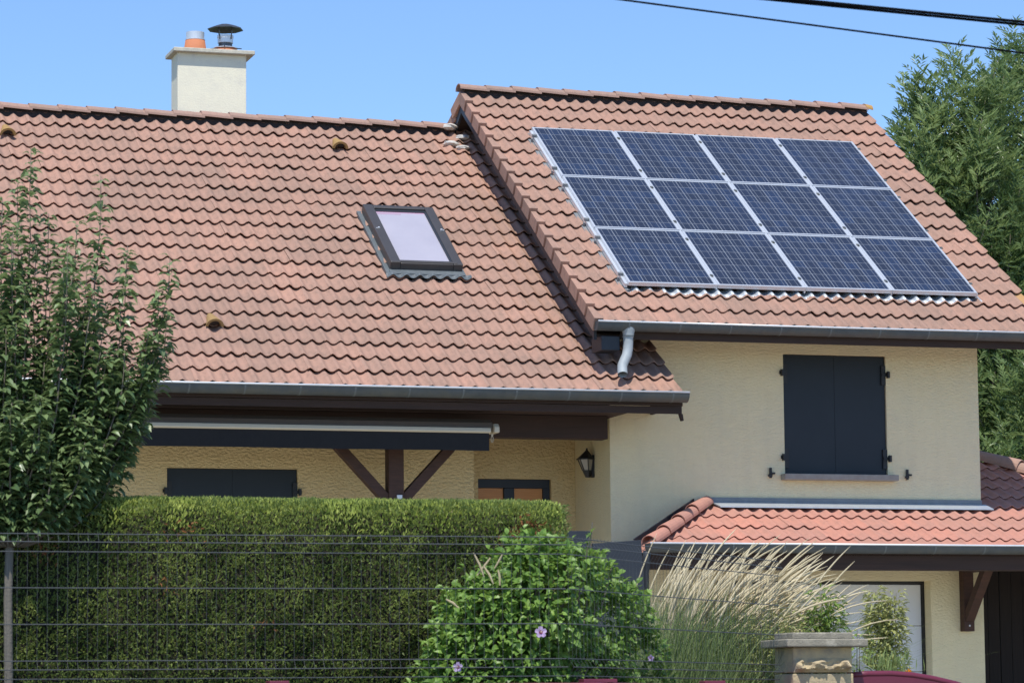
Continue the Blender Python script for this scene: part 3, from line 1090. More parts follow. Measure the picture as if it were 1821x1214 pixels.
# --- chimney
mb = MB()
mb.box(7.491, 8.338, 38.2, 38.60, 6.1, 7.99)
ch = mk("chimney", mb, M_CHIM, house, bevel=0.006)
mb = MB()
mb.box(7.43, 8.43, 38.12, 38.68, 7.985, 8.035)
mk("chimney_slab", mb, M_CHIMCAP, ch, bevel=0.008)
mb = MB()
mb.lathe([(0.142, 0.0), (0.140, 0.01), (0.118, 0.155), (0.110, 0.155), (0.118, 0.02)], (7.745, 38.4, 8.035), 28)
mk("chimney_pot", mb, M_POT, ch, smooth=True)
mb = MB()
mb.lathe([(0.121, 0.148), (0.121, 0.158), (0.112, 0.160), (0.112, 0.245), (0.106, 0.245), (0.106, 0.15)], (7.745, 38.4, 8.035), 28)
mk("flue_liner", mb, M_STEEL, ch, smooth=False)
mb = MB()
mb.lathe([(0.150, 0.0), (0.148, 0.01), (0.135, 0.06), (0.10, 0.075)], (8.12, 38.4, 8.035), 28)
mk("chimney_pot", mb, M_POT, ch, smooth=True)
mb = MB()
mb.lathe([(0.150, 0.062), (0.150, 0.070), (0.085, 0.085), (0.082, 0.13), (0.095, 0.132), (0.095, 0.19), (0.100, 0.195), (0.100, 0.225), (0.092, 0.225), (0.092, 0.15)], (8.12, 38.4, 8.035), 28)
cw = mk("cowl", mb, M_STEEL, ch)
mb = MB()
cz = 8.035
mb.lathe([(0.086, 0.08), (0.0835, 0.132), (0.086, 0.134)], (8.12, 38.4, cz), 20)
for k in range(4):
    a = 0.6 + k * math.pi / 2
    mb.tube([(8.12 + 0.098 * math.cos(a), 38.4 + 0.098 * math.sin(a), cz + 0.17), (8.12 + 0.115 * math.cos(a), 38.4 + 0.115 * math.sin(a), cz + 0.33)], 0.007, 6)
    mb.tube([(8.12 + 0.14 * math.cos(a + .7), 38.4 + 0.14 * math.sin(a + .7), cz + 0.069), (8.12 + 0.2 * math.cos(a + .7), 38.4 + 0.2 * math.sin(a + .7), cz + 0.062)], 0.006, 6)
prof = [(0.0, 0.372), (0.07, 0.362), (0.15, 0.336), (0.222, 0.305), (0.222, 0.296), (0.15, 0.322), (0.07, 0.345), (0.0, 0.352)]
mb.lathe(prof, (8.12, 38.4, cz), 8)
mk("cowl_hat", mb, M_SOOT, ch)

# --- skylight
NV, SV, XV = np.array([0, -SP, CP]), np.array([0, CP, SP]), np.array([1.0, 0, 0])


def on_roof(x, y, c, h):
    return np.array([x, y, zr(y, c)]) + NV * h


sk = MB()
# outer outline on the raised plane
yb_, yt_ = 33.62, 34.84
o0 = on_roof(9.315, (yb_ + yt_) / 2, C_L, 0.0)
HL = (yt_ - yb_) / CP / 2
HW = 0.407


RB = [o0 + NV * 0.035]


def rbox(mb, x0, x1, s0, s1, h0, h1):
    mb.obox(RB[0] + XV * (x0 + x1) / 2 + SV * (s0 + s1) / 2 + NV * (h0 + h1) / 2, (XV, SV, NV), ((x1 - x0) / 2, (s1 - s0) / 2, (h1 - h0) / 2))


f = MB()
rbox(f, -HW, -HW + 0.115, -HL, HL, -0.05, 0.105)
rbox(f, HW - 0.105, HW, -HL, HL, -0.05, 0.095)
rbox(f, -HW + 0.115, HW - 0.105, HL - 0.075, HL, -0.02, 0.100)
rbox(f, -HW + 0.115, HW - 0.105, -HL, -HL + 0.085, -0.05, 0.092)
rbox(f, -HW + 0.06, HW - 0.06, -HL + 0.015, -HL + 0.045, 0.086, 0.104)
sky_o = mk("skylight", f, M_SKYF, house, bevel=0.010)
f = MB()
rbox(f, -HW + 0.115, HW - 0.105, -HL + 0.085, HL - 0.15, 0.060, 0.072)
mk("pane", f, M_BLIND, sky_o)
f = MB()
rbox(f, -HW + 0.115, HW - 0.105, HL - 0.15, HL - 0.118, 0.060, 0.070)
rbox(f, -HW + 0.115, -0.0, HL - 0.185, HL - 0.165, 0.0721, 0.0735)
mk("blind_edge", f, M_BLINDP, sky_o)
f = MB()
rbox(f, -HW + 0.115, HW - 0.105, HL - 0.118, HL - 0.075, 0.060, 0.078)
rbox(f, HW - 0.128, HW - 0.105, -HL + 0.085, HL - 0.12, 0.0725, 0.084)
mk("sash", f, M_ANTH, sky_o)
for q in (-1, 1):
    f = MB()
    rbox(f, q * (HW - 0.04) - 0.022, q * (HW - 0.04) + 0.022, 0.10, 0.112, 0.095, 0.110)
    rbox(f, q * (HW - 0.05) - 0.01, q * (HW - 0.05) + 0.01, 0.095, 0.12, 0.095, 0.118)
    mk("catch", f, M_STEEL, sky_o)
RB[0] = o0
f = MB()
rbox(f, -HW - 0.05, -HW, -HL - 0.1, HL + 0.02, 0.0, 0.040)
rbox(f, HW, HW + 0.03, -HL - 0.1, HL - 0.02, 0.0, 0.034)
rbox(f, -HW - 0.01, HW + 0.01, -HL - 0.10, -HL, 0.0, 0.05)
# dressed lower apron following the rolls
u = np.linspace(-HW - 0.06, HW + 0.07, 60)
V = []
for s, lift in ((-HL - 0.09, 0.052), (-HL - 0.115, 0.050), (-HL - 0.155, 0.046)):
    for uu in u:
        xx = 9.315 + uu
        ph = ((xx - 10.84) / 0.3) % 1.0
        a = 0.3 if s > -HL - 0.1 else 1.0
        V.append(o0 + XV * uu + SV * s + NV * (lift + a * 0.021 * float(wave(ph))))
F = []
for r_ in range(2):
    for i in range(59):
        F.append((r_ * 60 + i, (r_ + 1) * 60 + i, (r_ + 1) * 60 + i + 1, r_ * 60 + i + 1))
f.add(V, F)
mk("flashing", f, M_ZINC2, sky_o)

# --- roof vent tiles
for i, (vx, vy) in enumerate(((9.03, 36.30), (6.74, 32.42), (5.17, 36.28))):
    vo_ = on_roof(vx, vy, C_L, 0.04)
    m_ = MB()
    V = []
    A = np.linspace(0, math.pi, 11)
    for s, r_, lift in ((-0.02, 0.095, 0.0), (0.26, 0.035, -0.02), (-0.02, 0.068, 0.0), (0.2, 0.02, -0.02)):
        for a in A:
            V.append(vo_ + XV * (r_ * math.cos(a)) + SV * s + NV * (lift + r_ * 0.95 * math.sin(a)))
    F = []
    for k in range(10):
        F += [(k, 11 + k, 12 + k, k + 1), (22 + k, 23 + k, 34 + k, 33 + k), (k, k + 1, 23 + k, 22 + k)]
    m_.add(V, F)
    vt = mk("vent_tile", m_, M_OCHRE, house)
    m_ = MB()
    m_.add([vo_ + XV * (0.066 * math.cos(a)) + SV * 0.03 + NV * (0.063 * math.sin(a)) for a in A], [list(range(11))])
    mk("vent_opening", m_, M_BLACK, vt)

# ------------------------------------------------------------------ solar panels and their mounting
A_TL = np.array([11.139, 35.545, 0.0])
A_TL[2] = zr(A_TL[1], C_R + 0.11)
PW, PH, GAPX, GAPS = 0.990, 1.338, 0.0195, 0.018
mount = thing("solar_mounting", "aluminium rails and zinc flashing holding the twelve panels on the higher roof", "mounting rack", tuple(A_TL))


def arr(x, s, h):
    """x along the eaves, s down the slope, h above the glass plane"""
    return A_TL + XV * x - SV * s + NV * h


def abox(mb, x0, x1, s0, s1, h0, h1):
    mb.obox(arr((x0 + x1) / 2, (s0 + s1) / 2, (h0 + h1) / 2), (XV, SV, NV), ((x1 - x0) / 2, (s1 - s0) / 2, (h1 - h0) / 2))


rails = []
for c in range(5):
    mb = MB()
    xx = c * (PW + GAPX) - GAPX / 2
    if c == 0:
        abox(mb, xx - 0.022, xx + 0.008, 0.03, 4.03, -0.075, -0.030)
    elif c == 4:
        abox(mb, xx - 0.01, xx + 0.012, 0.03, 4.03, -0.075, -0.022)
    else:
        abox(mb, xx - 0.0085, xx + 0.0085, 0.01, 4.04, -0.075, -0.006)
    rl = mk("rail", mb, M_ALU, mount)
    for s in (0.22, 1.12, 1.58, 2.48, 2.93, 3.83):
        cb_ = MB()
        if c == 0:
            abox(cb_, xx - 0.040, xx + 0.012, s - 0.015, s + 0.015, -0.03, 0.003)
            abox(cb_, xx - 0.055, xx - 0.036, s + 0.016, s + 0.035, -0.075, -0.04)
        else:
            abox(cb_, xx - 0.016, xx + 0.016, s - 0.022, s + 0.022, 0.0005, 0.006)
        mk("clamp", cb_, M_LEAD if c == 0 else M_ZINC, rl)
mb = MB()
abox(mb, -0.075, 0.02, -0.01, 4.07, -0.090, -0.084)
mk("side_flashing", mb, M_LEAD, mount)
mb = MB()
nn_ = 420
u = np.linspace(-0.04, 4.06, nn_)
V = []
for s, h_ in ((3.96, -0.090), (4.06, -0.083), (4.128, -0.079), (4.136, -0.088)):
    for uu in u:
        ph = ((A_TL[0] + uu - 10.60) / TWR) % 1.0
        V.append(arr(uu, s, h_ + 0.0225 * float(wave(ph))))
F = []
for r_ in range(3):
    for i in range(nn_ - 1):
        F.append((r_ * nn_ + i, (r_ + 1) * nn_ + i, (r_ + 1) * nn_ + i + 1, r_ * nn_ + i + 1))
mb.add(V, F)
mk("zinc_apron", mb, M_ZINCB, mount, smooth=True)

ROWS = ("top row", "middle row", "bottom row")
COLS = ("leftmost", "second from left", "third from left", "rightmost")
proto = thing("solar_module", "", "solar panel", tuple(A_TL), "solar panels on the higher roof")
fw = 0.022
mb = MB()
abox(mb, 0, PW, 0, fw, -0.042, 0)
abox(mb, 0, PW, PH - fw, PH, -0.042, 0)
abox(mb, 0, fw, fw, PH - fw, -0.042, 0)
abox(mb, PW - fw, PW, fw, PH - fw, -0.042, 0)
mk("panel_frame", mb, M_ALU, proto)
mb = MB()
g0, g1 = fw, PW - fw
V = [arr(g0, fw, -0.004), arr(g0, PH - fw, -0.004), arr(g1, PH - fw, -0.004), arr(g1, fw, -0.004)]
mb.add(V, [(0, 1, 2, 3)], uv=[(0.0, 8.0), (0.0, 0.0), (6.0, 0.0), (6.0, 8.0)])
V = [arr(g0, fw, -0.030), arr(g0, PH - fw, -0.030), arr(g1, PH - fw, -0.030), arr(g1, fw, -0.030)]
mb.add(V, [(3, 2, 1, 0)], uv=[(0.5, 0.5)] * 4)
mk("solar_cells", mb, M_PV, proto)
for r_ in range(3):
    for c in range(4):
        o = proto if (r_ == 0 and c == 0) else copy_tree(proto)
        d = XV * c * (PW + GAPX) - SV * r_ * (PH + GAPS)
        o.location = Vector(A_TL + d + np.array([0, 0, Z0]))
        o['label'] = "blue solar panel, %s in the %s of the roof array" % (COLS[c], ROWS[r_])

# ------------------------------------------------------------------ awning, lamp
aw = thing("awning", "folded awning with beige cassette and dark hanging valance under the porch eave", "awning", (7.6, 31.9, 2.7))
mb = MB()
mb.prism([(31.74, 2.905), (31.76, 2.955), (31.82, 2.995), (31.95, 3.005), (31.98, 2.95), (31.96, 2.87), (31.78, 2.87)], 0, 5.55, 9.50)
mk("cassette", mb, M_CASS, aw, bevel=0.01)
mb = MB()
mb.prism([(31.705, 2.862), (31.715, 2.90), (31.737, 2.90), (31.765, 2.862), (31.75, 2.846), (31.72, 2.846)], 0, 5.52, 9.47)
mk("front_bar", mb, M_BEIGE, aw, bevel=0.006)
mb = MB()
mb.prism([(31.70, 2.85), (31.70, 2.91), (31.74, 2.945), (31.92, 2.95), (31.95, 2.88), (31.93, 2.85)], 0, 9.503, 9.56)
mk("end_cap", mb, M_BEIGE, aw, bevel=0.012)
mb = MB()
n_ = 120
xs_ = np.linspace(5.60, 9.455, n_)
V = [(x, 31.735 + 0.004 * math.sin(x * 9) * (1 - t) * 1.0, 2.848 - (1 - t) * 0.182 + 0.002 * math.sin(3 * x) * (1 - t)) for t in (1, 0) for x in xs_]
V += [(x, y_ + 0.004, z_) for (x, y_, z_) in V]
F = [(i, i + 1, n_ + i + 1, n_ + i) for i in range(n_ - 1)] + [(2 * n_ + i, 3 * n_ + i, 3 * n_ + i + 1, 2 * n_ + i + 1) for i in range(n_ - 1)]
F += [(n_ + i, n_ + i + 1, 3 * n_ + i + 1, 3 * n_ + i) for i in range(n_ - 1)] + [(n_ - 1, 2 * n_ - 1, 4 * n_ - 1, 3 * n_ - 1), (0, 2 * n_, 3 * n_, n_)]
mb.add(V, F)
mk("valance", mb, M_FABRIC, aw)
mb = MB()
mb.tube([(9.50, 31.78, 2.845), (9.50, 31.78, 2.82)], 0.012, 8)
a = np.linspace(0, 2 * math.pi, 17)
mb.tube(np.stack([9.50 + 0.012 * np.cos(a), np.full(17, 31.78), 2.79 + 0.03 * np.sin(a)], 1), 0.004, 6)
mk("crank_eye", mb, M_BEIGE, aw)

lamp = thing("wall_lamp", "black lantern wall lamp on the side wall by the front door", "lamp", (10.98, 32.95, 2.49))


def frustum(mb, z0, z1, w0, w1, cx0, cx1, cy=32.95, dep=1.0):
    V = []
    for z, w_, cx in ((z0, w0, cx0), (z1, w1, cx1)):
        for k in range(6):
            a = math.pi / 6 + k * math.pi / 3
            V.append((cx + w_ * math.cos(a), cy + w_ * math.sin(a) * dep, z))
    F = [list(range(6))[::-1], list(range(6, 12))] + [(k, (k + 1) % 6, 6 + (k + 1) % 6, 6 + k) for k in range(6)]
    mb.add(V, F)


mb = MB()
frustum(mb, 2.50, 2.575, 0.028, 0.052, 10.915, 10.905)
frustum(mb, 2.688, 2.70, 0.100, 0.100, 10.888, 10.888)
frustum(mb, 2.70, 2.79, 0.094, 0.012, 10.888, 10.905)
frustum(mb, 2.79, 2.812, 0.012, 0.009, 10.905, 10.905)
mk("lamp_body", mb, M_BLACK, lamp)
mb = MB()
frustum(mb, 2.575, 2.688, 0.047, 0.080, 10.905, 10.889)
mk("lamp_glass", mb, M_LAMPGL, lamp)
mb = MB()
for k in range(6):
    a = math.pi / 6 + k * math.pi / 3
    mb.tube([(10.905 + 0.05 * math.cos(a), 32.95 + 0.05 * math.sin(a), 2.575), (10.889 + 0.083 * math.cos(a), 32.95 + 0.083 * math.sin(a), 2.69)], 0.005, 6)
mk("lamp_bars", mb, M_BLACK, lamp)
mb = MB()
mb.box(10.955, 10.979, 32.915, 32.985, 2.50, 2.74)
mb.box(10.90, 10.957, 32.94, 32.96, 2.53, 2.56)
mk("back_plate", mb, M_BLACK, lamp, bevel=0.004)

# ------------------------------------------------------------------ dark panels by the steps
mb = MB()
mb.box(9.80, 10.15, 30.58, 30.62, 0.3, 1.79)
lone("privacy_screen", mb, M_ANTH, "small upright anthracite screen showing above the green bush", "screen", (9.97, 30.6, 0.3), bevel=0.004)
mb = MB()
mb.prism([(10.16, 1.665), (10.668, 1.703), (10.70, 1.12), (10.70, 0.2), (10.16, 0.2)], 1, 30.55, 30.59)
lone("stair_balustrade", mb, M_ANTH, "anthracite stair balustrade with slanted top between the bush and the tall grass", "balustrade", (10.43, 30.6, 0.2), bevel=0.004)
mb = MB()
mb.box(9.6, 10.90, 30.5, 31.5, -0.58, 0.28)
lone("steps", mb, M_PAVE, "concrete landing below the anthracite panels beside the porch", "steps", (10.2, 31, -0.56))


# ------------------------------------------------------------------ fences, wall, pillar, gate
def mesh_fence(name, label, a, b, top_run):
    a, b = np.array(a, float), np.array(b, float)
    L = np.linalg.norm(b - a)
    d = (b - a) / L
    nrm = np.array([d[1], -d[0]])
    t = thing(name, label, "fence", (a[0], a[1], 0.19), "wire mesh fence runs")
    zs = [(1.000, 0), (0.955, 0.032), (0.903, 0), (0.706, 0), (0.508, 0), (0.310, 0), (0.262, 0.032), (0.212, 0)]
    mb = MB()
    for z, o in zs:
        p, q = a + nrm * o, b + nrm * o
        mb.tube([(p[0], p[1], z), ((p[0] + q[0]) / 2, (p[1] + q[1]) / 2, z - 0.002), (q[0], q[1], z)], 0.0028, 6)
    mk("horizontal_wires", mb, M_WIRE, t)
    mb = MB()
    k = 0.02
    while k < L:
        p = a + d * k
        pts = [(p[0] + nrm[0] * (o - 0.004), p[1] + nrm[1] * (o - 0.004), z) for z, o in [(1.012, 0)] + zs + [(0.198, 0)]]
        mb.tube(pts, 0.0009, 5, caps=False)
        k += 0.055
    w_ = mk("vertical_wires", mb, M_WIRE, t)
    w_['kind'] = 'stuff'
    for k in top_run:
        p = a + d * k
        mb = MB()
        mb.box(p[0] - 0.02, p[0] + 0.02, p[1] + 0.012, p[1] + 0.052, -0.2, 0.99)
        mk("fence_post", mb, M_WIRE, t)
    return t


mesh_fence("mesh_fence", "long anthracite wire mesh fence in front of the clipped hedge", (1.2, 17.7), (5.72, 17.7), (0.05,))
mesh_fence("mesh_fence", "short angled wire mesh fence running back to the stone pillar", (5.735, 17.71), (8.10, 20.42), ())
mb = MB()
mb.prism([(-4, 17.45), (5.83, 17.45), (8.25, 20.3), (8.10, 20.5), (5.73, 17.62), (-4, 17.62)], 2, -1.30, 0.172)
lw = lone("low_wall", mb, M_BURG, "low burgundy painted boundary wall under the wire fences", "wall", (2, 17.6, -1.3), bevel=0.01)
for (x, y, w_) in ((4.0, 17.53, 0.055), (5.875, 17.60, 0.10), (7.08, 18.98, 0.07)):
    mb = MB()
    mb.box(x - w_, x + w_, y - 0.05, y + 0.05, 0.17, 0.192)
    o = mk("coping_block", mb, M_BURG, None, bevel=0.004)
    o.data.transform(Matrix.Translation(-lw.location))
    o.parent = lw

px0, px1, py0, py1 = 8.150, 8.575, 20.30, 20.64
pil = thing("gate_pillar", "square stone gate pillar with weathered concrete cap beside the burgundy gate", "pillar", (8.36, 20.47, -0.56))
mb = MB()
mb.box(px0 - 0.07, px1 + 0.085, py0 - 0.08, py1 + 0.08, 0.425, 0.478)
mb.box(px0 - 0.0, px1 + 0.01, py0 - 0.0, py1 + 0.0, 0.478, 0.522)
mk("pillar_cap", mb, M_CONC, pil, bevel=0.008)
mb = MB()
mb.box(px0, px1, py0, py1, 0.255, 0.425)
mb.box(px0 - 0.004, px1 + 0.006, py0 - 0.004, py1, -0.02, 0.248)
mb.box(px0, px1, py0, py1, -0.60, -0.026)
mk("pillar_shaft", mb, M_STONE, pil, bevel=0.008)
mb = MB()
nx, nz = 90, 26
V = []
rr = np.random.default_rng(8)
bumps = [(rr.random(), rr.random(), 0.02 + 0.07 * rr.random() ** 1.5, rr.normal(0.25, 0.7)) for _ in range(120)]
for j in range(nz + 1):
    for i in range(nx + 1):
        u_, v_ = i / nx, j / nz
        env = min(1, u_ * 12, (1 - u_) * 12) * min(1, v_ * 4, (1 - v_) * 4)
        h = 0.022 + sum(0.022 * am * math.exp(-(((u_ - a) / s) ** 2 + ((v_ - b) / (s * 3.2)) ** 2)) for a, b, s, am in bumps) * 0.8 + 0.004 * rr.random()
        h = max(h, 0.007)
        V.append((px0 + 0.004 + u_ * (px1 - px0 - 0.008), py0 - 0.001 - env * h, 0.258 + v_ * 0.092))
F = [(j * (nx + 1) + i, j * (nx + 1) + i + 1, (j + 1) * (nx + 1) + i + 1, (j + 1) * (nx + 1) + i) for j in range(nz) for i in range(nx)]
mb.add(V, F)
mk("rock_faced_course", mb, M_STONE, pil)

gt = thing("gate", "burgundy metal gate with gently curved top beside the stone pillar", "gate", (8.6, 20.45, -1.3))
top = [(8.60, 0.235), (8.75, 0.245), (8.92, 0.246), (9.08, 0.234), (9.24, 0.208), (9.40, 0.172), (9.6, 0.115), (9.9, 0.03), (10.3, -0.04), (10.9, -0.08), (11.6, -0.08)]
mb = MB()
mb.prism([(8.60, -1.15)] + top + [(11.6, -1.15)], 1, 20.44, 20.47)
mk("gate_leaf", mb, M_BURG, gt)
mb = MB()
mb.tube([(x, 20.455, z) for x, z in top], 0.022, 8)
mk("top_rail", mb, M_BURG, gt, smooth=True)
mb = MB()
mb.prism([(9.55, -0.6), (9.55, 0.49), (9.60, 0.49), (10.35, 0.02), (10.35, -0.6)], 1, 23.0, 23.2)
lone("ramp_wall", mb, M_LEAD, "grey sloping concrete ramp wall behind the gate", "wall", (9.9, 23.1, -0.56), bevel=0.006)


# ------------------------------------------------------------------ overhead cables
def cable(label, p, q, r, grp, sag):
    mb = MB()
    p, q = np.array(p), np.array(q)
    d = q - p
    T = np.linspace(-14, 14, 80)
    pts = np.array([p + d * t for t in T])
    tt = (T - 0.5) / 14
    pts[:, 2] += sag * (tt ** 2)
    mb.tube(pts, r, 8)
    o = lone("overhead_cable", mb, M_CABLE, label, "cable", tuple(p), grp, smooth=True)
    return o


cable("thin black overhead cable, lowest of the three crossing the sky", (4.829, 14, 3.279), (6.873, 14, 3.131), 0.0048, "overhead cables", 0.35)
cable("thick black overhead cable, topmost at the upper right corner", (5.669, 14, 3.330), (6.877, 14, 3.284), 0.0070, "overhead cables", 0.3)
cable("thick black overhead cable running just below its twin", (5.669, 14.012, 3.3195), (6.877, 14.012, 3.2725), 0.0068, "overhead cables", 0.3)

# ------------------------------------------------------------------ clipped hedge
hd = thing("hedge", "long clipped green hedge with sunlit top behind the wire fence", "hedge", (3.4, 19.2, -0.56))


def hedge_profile(t):
    """t in 0..1 from the front foot, up the face, over the rounded shoulder to the back edge -> (y, z, ny, nz)"""
    pts = np.array([(18.72, -0.5), (18.74, 0.6), (18.78, 1.02), (18.82, 1.19), (18.90, 1.258), (19.02, 1.280), (19.55, 1.285)])
    seg = np.linalg.norm(np.diff(pts, axis=0), axis=1)
    cum = np.concatenate([[0], np.cumsum(seg)]) / seg.sum()
    y = np.interp(t, cum, pts[:, 0])
    z = np.interp(t, cum, pts[:, 1])
    e = 0.01
    dy = np.interp(np.minimum(t + e, 1), cum, pts[:, 0]) - np.interp(np.maximum(t - e, 0), cum, pts[:, 0])
    dz = np.interp(np.minimum(t + e, 1), cum, pts[:, 1]) - np.interp(np.maximum(t - e, 0), cum, pts[:, 1])
    n = np.stack([-dz, dy], -1)
    n /= np.linalg.norm(n, axis=-1, keepdims=True) + 1e-9
    return y, z, n[..., 0], n[..., 1]


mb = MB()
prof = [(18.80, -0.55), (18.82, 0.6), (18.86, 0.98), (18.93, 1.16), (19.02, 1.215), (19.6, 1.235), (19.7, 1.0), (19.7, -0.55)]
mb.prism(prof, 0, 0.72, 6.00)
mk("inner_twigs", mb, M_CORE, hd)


def noise2(x, z, seed, k=24, fr=5.0):
    r = np.random.default_rng(seed)
    out = np.zeros_like(x)
    for _ in range(k):
        a, b, c = r.normal(0, fr), r.normal(0, fr), r.random() * 6.28
        out += np.sin(a * x + b * z + c)
    return out / math.sqrt(k)


mb = MB()
n = 92000
x = rng.uniform(0.6, 6.10, n)
t = rng.uniform(0.18, 0.94, n)
y, z, ny, nz = hedge_profile(t)
clump = noise2(x, z, 4, fr=14.0)
depth = rng.exponential(0.020, n) - (0.020 * clump + 0.010) * np.clip((0.78 - t) / 0.1, 0.15, 1)
edge = np.clip((x - 6.0) / 0.10, 0, 1)
y = y + edge ** 2 * 0.06
P = np.stack([x, y - ny * depth, z - nz * depth], 1)
D = np.stack([rng.normal(0, 0.42, n), ny * 0.65 + rng.normal(0, 0.40, n), nz * 0.7 + 0.65 + rng.normal(0, 0.45, n)], 1)
U = np.stack([rng.normal(0, 0.5, n), ny * 0.6 + rng.normal(0, 0.5, n), 0.8 + rng.normal(0, 0.4, n)], 1)
tint = np.clip(0.38 + 0.22 * clump + rng.normal(0, 0.22, n), 0, 1)
leaves(mb, P, D, U, rng.uniform(0.018, 0.035, n), rng.uniform(0.0075, 0.014, n), tint, simple=True)
n = 5000                                                        # the right end face
x = 6.05 + rng.exponential(0.02, n) * -1 + 0.05
y = rng.uniform(18.78, 19.6, n)
z = rng.uniform(-0.4, 1.26, n)
P = np.stack([x, y, z], 1)
D = np.stack([0.8 + rng.normal(0, 0.4, n), rng.normal(0, 0.5, n), 0.3 + rng.normal(0, 0.5, n)], 1)
leaves(mb, P, D, rand_dirs(n) + [0, 0, 0.8], rng.uniform(0.020, 0.036, n), rng.uniform(0.009, 0.015, n), rng.random(n), simple=True)
P2 = np.stack([0.62 + rng.exponential(0.02, n), y, z], 1)                # the left end face
leaves(mb, P2, D * [-1, 1, 1], rand_dirs(n) + [0, 0, 0.8], rng.uniform(0.020, 0.036, n), rng.uniform(0.009, 0.015, n), rng.random(n), simple=True)
n = 26000
x = rng.uniform(0.6, 6.08, n)
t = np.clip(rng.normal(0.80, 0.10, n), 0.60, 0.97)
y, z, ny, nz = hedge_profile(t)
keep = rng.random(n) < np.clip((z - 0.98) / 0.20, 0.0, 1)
x, y, z, ny, nz = x[keep], y[keep], z[keep], ny[keep], nz[keep]
n = len(x)
clump = noise2(x, y * 3, 9, fr=18.0)
P = np.stack([x, y, z - 0.01], 1)
D = np.stack([rng.normal(0, 0.30, n), ny * 0.5 + rng.normal(0, 0.25, n), 0.9 + rng.normal(0, 0.25, n)], 1)
U = np.stack([rng.normal(0, 0.6, n), -0.8 + rng.normal(0, 0.5, n), 0.35 + rng.normal(0, 0.4, n)], 1)
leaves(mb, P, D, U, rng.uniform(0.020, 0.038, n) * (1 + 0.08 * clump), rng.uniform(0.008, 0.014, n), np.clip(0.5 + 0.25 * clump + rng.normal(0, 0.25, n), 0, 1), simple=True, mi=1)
n = 420
c = np.array([[5.83, 18.79, 1.08], [5.92, 18.80, 1.02], [5.75, 18.77, 1.0], [3.72, 18.78, 1.08], [2.9, 18.76, 0.95], [3.6, 18.75, 0.75], [4.2, 18.75, 0.55]])
k = rng.choice(7, n, p=[.34, .26, .2, .06, .06, .04, .04])
P = c[k] + rng.normal(0, [0.05, 0.012, 0.045], (n, 3)) - [0, 0.012, 0]
leaves(mb, P, rand_dirs(n) + [0, -0.3, -0.3], rand_dirs(n) + [0, -1, 0.5], rng.uniform(0.025, 0.045, n), rng.uniform(0.009, 0.014, n), rng.random(n), simple=True, mi=2)
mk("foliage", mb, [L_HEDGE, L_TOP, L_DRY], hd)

# ------------------------------------------------------------------ young tree at the left
yt = thing("young_tree", "young leafy tree with thin pale trunk and upright shoots behind the fence", "tree", (2.685, 18.68, -0.56))
TB = np.array([2.690, 18.68, 0.0])
mb = MB()
mb.tube([TB + [0, 0, -0.56], TB + [0.004, 0, 0.2], TB + [-0.004, 0, 0.7], TB + [0.01, 0.03, 1.12], TB + [0.02, 0.16, 1.5]], [0.029, 0.026, 0.025, 0.024, 0.018], 12)
mk("trunk", mb, M_TRUNK, yt, smooth=True)
tips = [(2.775, 3.24), (2.72, 3.06), (3.14, 3.05), (3.06, 2.84), (3.345, 2.70), (3.30, 2.50), (3.56, 2.62), (3.50, 2.42), (3.56, 2.30), (3.50, 2.06), (3.42, 1.82), (3.36, 1.62), (3.22, 1.42), (3.05, 1.30),
        (2.90, 2.88), (2.62, 2.95), (2.52, 2.86), (2.40, 2.95), (2.25, 2.8), (2.1, 2.65), (2.98, 2.72), (3.10, 2.60), (3.2, 2.35), (2.3, 2.2), (2.0, 2.3), (2.1, 1.9), (2.3, 1.6), (2.45, 1.4)]
limb, fol = MB(), MB()
shoots = []
rr = np.random.default_rng(21)
for (tx, tz) in tips:
    shoots.append((tx * 1.03, 19.05 + rr.normal(0, 0.12), tz * 1.04, 1.0))
for _ in range(112):
    a = rr.uniform(0, 2 * math.pi)
    rad = math.sqrt(rr.random()) * 0.86
    xx = 2.76 + rad * math.cos(a)
    yy = 19.08 + 0.46 * rad * math.sin(a)
    dx = (xx - 2.76) / 0.9
    top_z = 3.0 - 0.70 * abs(dx) ** 1.3 - 0.25 * rr.random() - (0.16 if xx > 3.2 else 0)
    low_z = 1.2 + 1.05 * abs(dx) ** 1.6
    lo_ = max(low_z + 0.25, 1.5)
    tz = rr.uniform(min(lo_, top_z - 0.05), top_z)
    shoots.append((xx * 1.02, yy, tz * 1.035, 0.9))
for _ in range(95):                                              # low skirt of the crown
    a = rr.uniform(0, 2 * math.pi)
    rad = 0.15 + 0.42 * rr.random()
    shoots.append((2.74 + rad * 0.85 * math.cos(a), 18.74 + 0.5 * rad * math.sin(a), 1.06 + 0.9 * rad ** 1.3 + rr.uniform(0, 0.45), 0.8))
